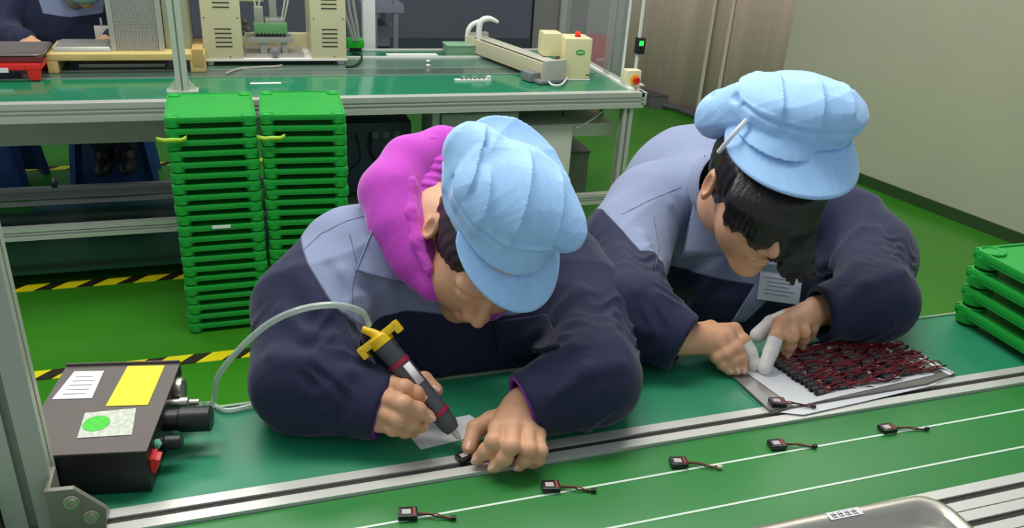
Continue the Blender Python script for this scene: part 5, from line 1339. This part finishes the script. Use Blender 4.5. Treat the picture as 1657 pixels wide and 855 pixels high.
# ================================================================== worker behind the rear bench (head mostly above the picture)
def build_rear():
    Yb = 3.86
    base = on_y(120, 40, Yb); chin = on_y(140, 7, 3.72)
    root = empty('person', (base[0], Yb+.15, 0), 0, 'masked worker in navy and grey jacket seated behind the rear bench at the top left', 'person')
    zs = chin[2]; shL, shR = N((base[0]-.20, Yb+.06, zs+.02)), N((base[0]+.19, Yb+.06, zs+.02))
    hL_, hR_ = on_y(48, 74, 3.60)+N((0, 0, .01)), on_y(172, 72, 3.56)+N((0, 0, .01))
    eL, eR = N((base[0]-.27, 3.80, zs-.12)), N((base[0]+.27, 3.80, zs-.12))
    hip = N((base[0], Yb+.22, .50)); neck = N((base[0]+.02, Yb+.03, zs+.06)); head = chin+N((0, .03, .115))
    Fh = unit(N((.05, -.93, -.3))); Rh_, Fh, Uh = frame(Fh, (0, 0, 1))
    hd = to_local(head_f, head, Rh_, Fh, Uh)
    def fingers(P, h_, sx):
        d = ell(P, h_, (.035, .045, .018))
        for k in range(4):
            a = h_+N((-.024+.016*k, -.03, .0)); d = smin(d, chain(P, [a, a+N((0, -.028, .0)), a+N((.002*sx, -.046, -.012))], (.0095, .009, .0075), .003), .006)
        return smin(d, chain(P, [h_+N((sx*.028, .01, 0)), h_+N((sx*.045, -.02, -.002)), h_+N((sx*.036, -.042, -.008))], (.012, .0105, .008), .004), .006)
    def body(P):
        d = smin(hd(P), chain(P, [head-Uh*.05-Fh*.03, neck], (.05, .055), .02), .02)
        d = smin(d, chain(P, [neck, (shL+shR)/2+N((0, .03, -.15)), hip], (.06, .11, .12), .04), .04)
        for s_, e_, h_, sx in ((shL, eL, hL_, 1), (shR, eR, hR_, -1)):
            d = smin(d, chain(P, [s_, e_, h_+N((0, .03, 0))], (.045, .038, .024), .02), .03); d = smin(d, fingers(P, h_, sx), .01)
        return d
    soft_object('body', [(body, (base[0]-.38, 3.45, .40), (base[0]+.38, 4.25, 1.26), .006)], SKIN, root)
    cL, cR = hL_+(eL-hL_)*.22, hR_+(eR-hR_)*.22
    def jk(P):
        d = chain(P, [shL, shR], (.075, .075), .02)
        d = smin(d, chain(P, [neck+N((0, .03, -.06)), (shL+shR)/2+N((0, .03, -.15)), hip], (.09, .15, .17), .05), .05)
        d = smin(d, ell(P, (shL+shR)/2+N((0, -.01, -.14)), (.20, .12, .17)), .05)
        d = smin(d, smin(chain(P, [shL, eL, cL], (.08, .066, .048), .04), chain(P, [shR, eR, cR], (.08, .066, .048), .04), .01), .03)
        d = d-cloth_noise(P, .004, 2.0, .6)
        return smax(d, -chain(P, [head, neck+N((0, -.03, 0)), neck+N((0, -.16, -.12))], (.07, .06, .035), .02), .008)
    def yk(P): return np.minimum(P[:, 2]-(zs-.062)-.10*np.abs(P[:, 0]-base[0]), .120-np.abs(P[:, 0]-base[0]-.01)+.2*(P[:, 2]-zs))
    soft_object('jacket', [(jk, (base[0]-.40, 3.50, .40), (base[0]+.40, 4.30, 1.20), .0075)], JACK, root, {'yoke': yk})
    soft_object('shirt', [(lambda P: chain(P, [neck+N((0, -.0, .0)), neck+N((0, -.035, -.075))], (.066, .040), .02), neck-N((.1, .16, .3)), neck+N((.1, .1, .1)), .006)], mat('olive_grey_shirt', (128, 130, 112), .8), root)
    soft_object('face_mask', [(to_local(lambda P: smax(ell(P, (0, .040, -.045), (.074, .080, .058)), -head_f(P)-.0, .002), head, Rh_, Fh, Uh), head-.15, head+.15, .004)], mat('teal_mask', (140, 190, 180), .7), root)
    soft_object('hair', [(to_local(hair_f, head, Rh_, Fh, Uh), head-.15, head+.15, .004)], HAIRB, root)
    M = m4_of(head, Rh_, Fh, Uh)
    soft_object('cap', [(to_local(crownB, head, Rh_, Fh, Uh), head-.12, head+.24, .005)], CAPB, root)
    visor_mesh('cap_visor', CAPB, root, M)
    kL, kR = hip+N((-.10, -.20, .02)), hip+N((.10, -.20, .02)); sL, sR = on_y(168, 262, 3.90), on_y(206, 260, 3.90)
    soft_object('trousers', [(lambda P: smin(smin(ell(P, hip, (.17, .14, .11)), chain(P, [hip+N((-.09, 0, 0)), kL, sL+N((0, .04, .07))], (.09, .068, .045), .02), .03), chain(P, [hip+N((.09, 0, 0)), kR, sR+N((0, .04, .07))], (.09, .068, .045), .02), .03),
        (base[0]-.26, 3.70, .10), (base[0]+.28, 4.30, .66), .01)], mat('dark_trousers', (34, 36, 48), .85), root)
    for f_ in (sL, sR):
        sf = lambda P: smin(ell(P, f_+N((0, -.03, -.012)), (.042, .10, .034)), ell(P, f_+N((0, .04, .015)), (.038, .05, .05)), .02)
        soft_object('shoe', [(sf, f_-.15, f_+.15, .007)], mat('black_shoes', (24, 24, 26), .5), root)
    b = on_y(166, 52, 3.62); q = empty('id_badge', b-N((0, 0, .03)), 0, 'white badge hanging on the rear worker\'s jacket beside the mesh rack', 'badge')
    MB().span((-.028, -.002, 0), (.028, .002, .055), .001).build('card', mat('badge_card', (214, 216, 206), .4), q)
    MB().span((-.004, -.003, .055), (.004, .003, .085), .001).build('clip', STEEL, q)
build_rear()

# badge clipped to the right worker's lapel
h_ = hit(JB, 1262, 462, off=.022); hc = hit(JB, 1291, 388, off=.014)
h_ = N(h_); n_ = unit(CAM-h_); up = unit(CU-n_*CU.dot(n_)); ri = np.cross(up, n_)
bq = empty('id_badge', h_, 0, 'clear plastic badge holder with a printed card hanging from the right worker\'s collar', 'badge')
tilt = .13
up2 = up*math.cos(tilt)+ri*math.sin(tilt); ri2 = ri*math.cos(tilt)-up*math.sin(tilt)
R3 = Matrix((Vector(ri2), Vector(up2), Vector(n_))).transposed()
s_ = np.linalg.norm(h_-CAM)/FPX
MB().box((0, 0, 0), (62*s_, 52*s_, .0015), .0005, rot=R3).build('card', mat('pale_blue_card', (206, 216, 228), .35), bq)
MB().box(Vector(up2)*.030+Vector(n_)*.0004, (60*s_, 12*s_, .002), .0005, rot=R3).build('holder_top', mat('clear_holder', (120, 150, 160), .2, alpha=.7), bq)
li = MB()
for k in range(5): li.box(Vector(up2)*(.012-.0075*k)+Vector(ri2)*(.0 if k % 2 else -.004)+Vector(n_)*.0011, ((44-6*(k % 3))*s_, .0012, .0003), rot=R3)
li.build('print_lines', mat('card_ink', (130, 144, 164), .6), bq, smooth=0)
a_ = Vector(up2)*.034; b_ = Vector(N(hc)-h_)
MB().tube([a_, a_*.6+b_*.4+Vector(n_)*.004, b_], .0028, 8, 6).build('strap', mat('clear_strap', (150, 170, 190), .2, alpha=.7), bq)
MB().box(b_, (.011, .018, .008), .002, rot=R3).build('clip', STEEL, bq)
MB().lathe([(0, 0), (.006, 0), (.006, .003), (0, .003)], b_+Vector(n_)*.004-Vector(up2)*.008, n_, 14).build('snap', STEEL, bq)
# white tie string of the right worker's cap
q_ = [hit(CB, 1206, 196, off=.004), None, None]
p0 = N(q_[0]) if q_[0] is not None else far(1206, 196, 1.38)
D0 = np.linalg.norm(p0-CAM)
o = MB().tube([far(1208, 194, D0), far(1192, 212, D0-.004), far(1178, 228, D0+.002), far(1163, 246, D0+.02)], .0038, 8, 5).build('cap_tie', mat('white_tie', (240, 236, 236), .7)); o.parent = PB; o.matrix_parent_inverse = Matrix.Translation(-Vector(PB.location))
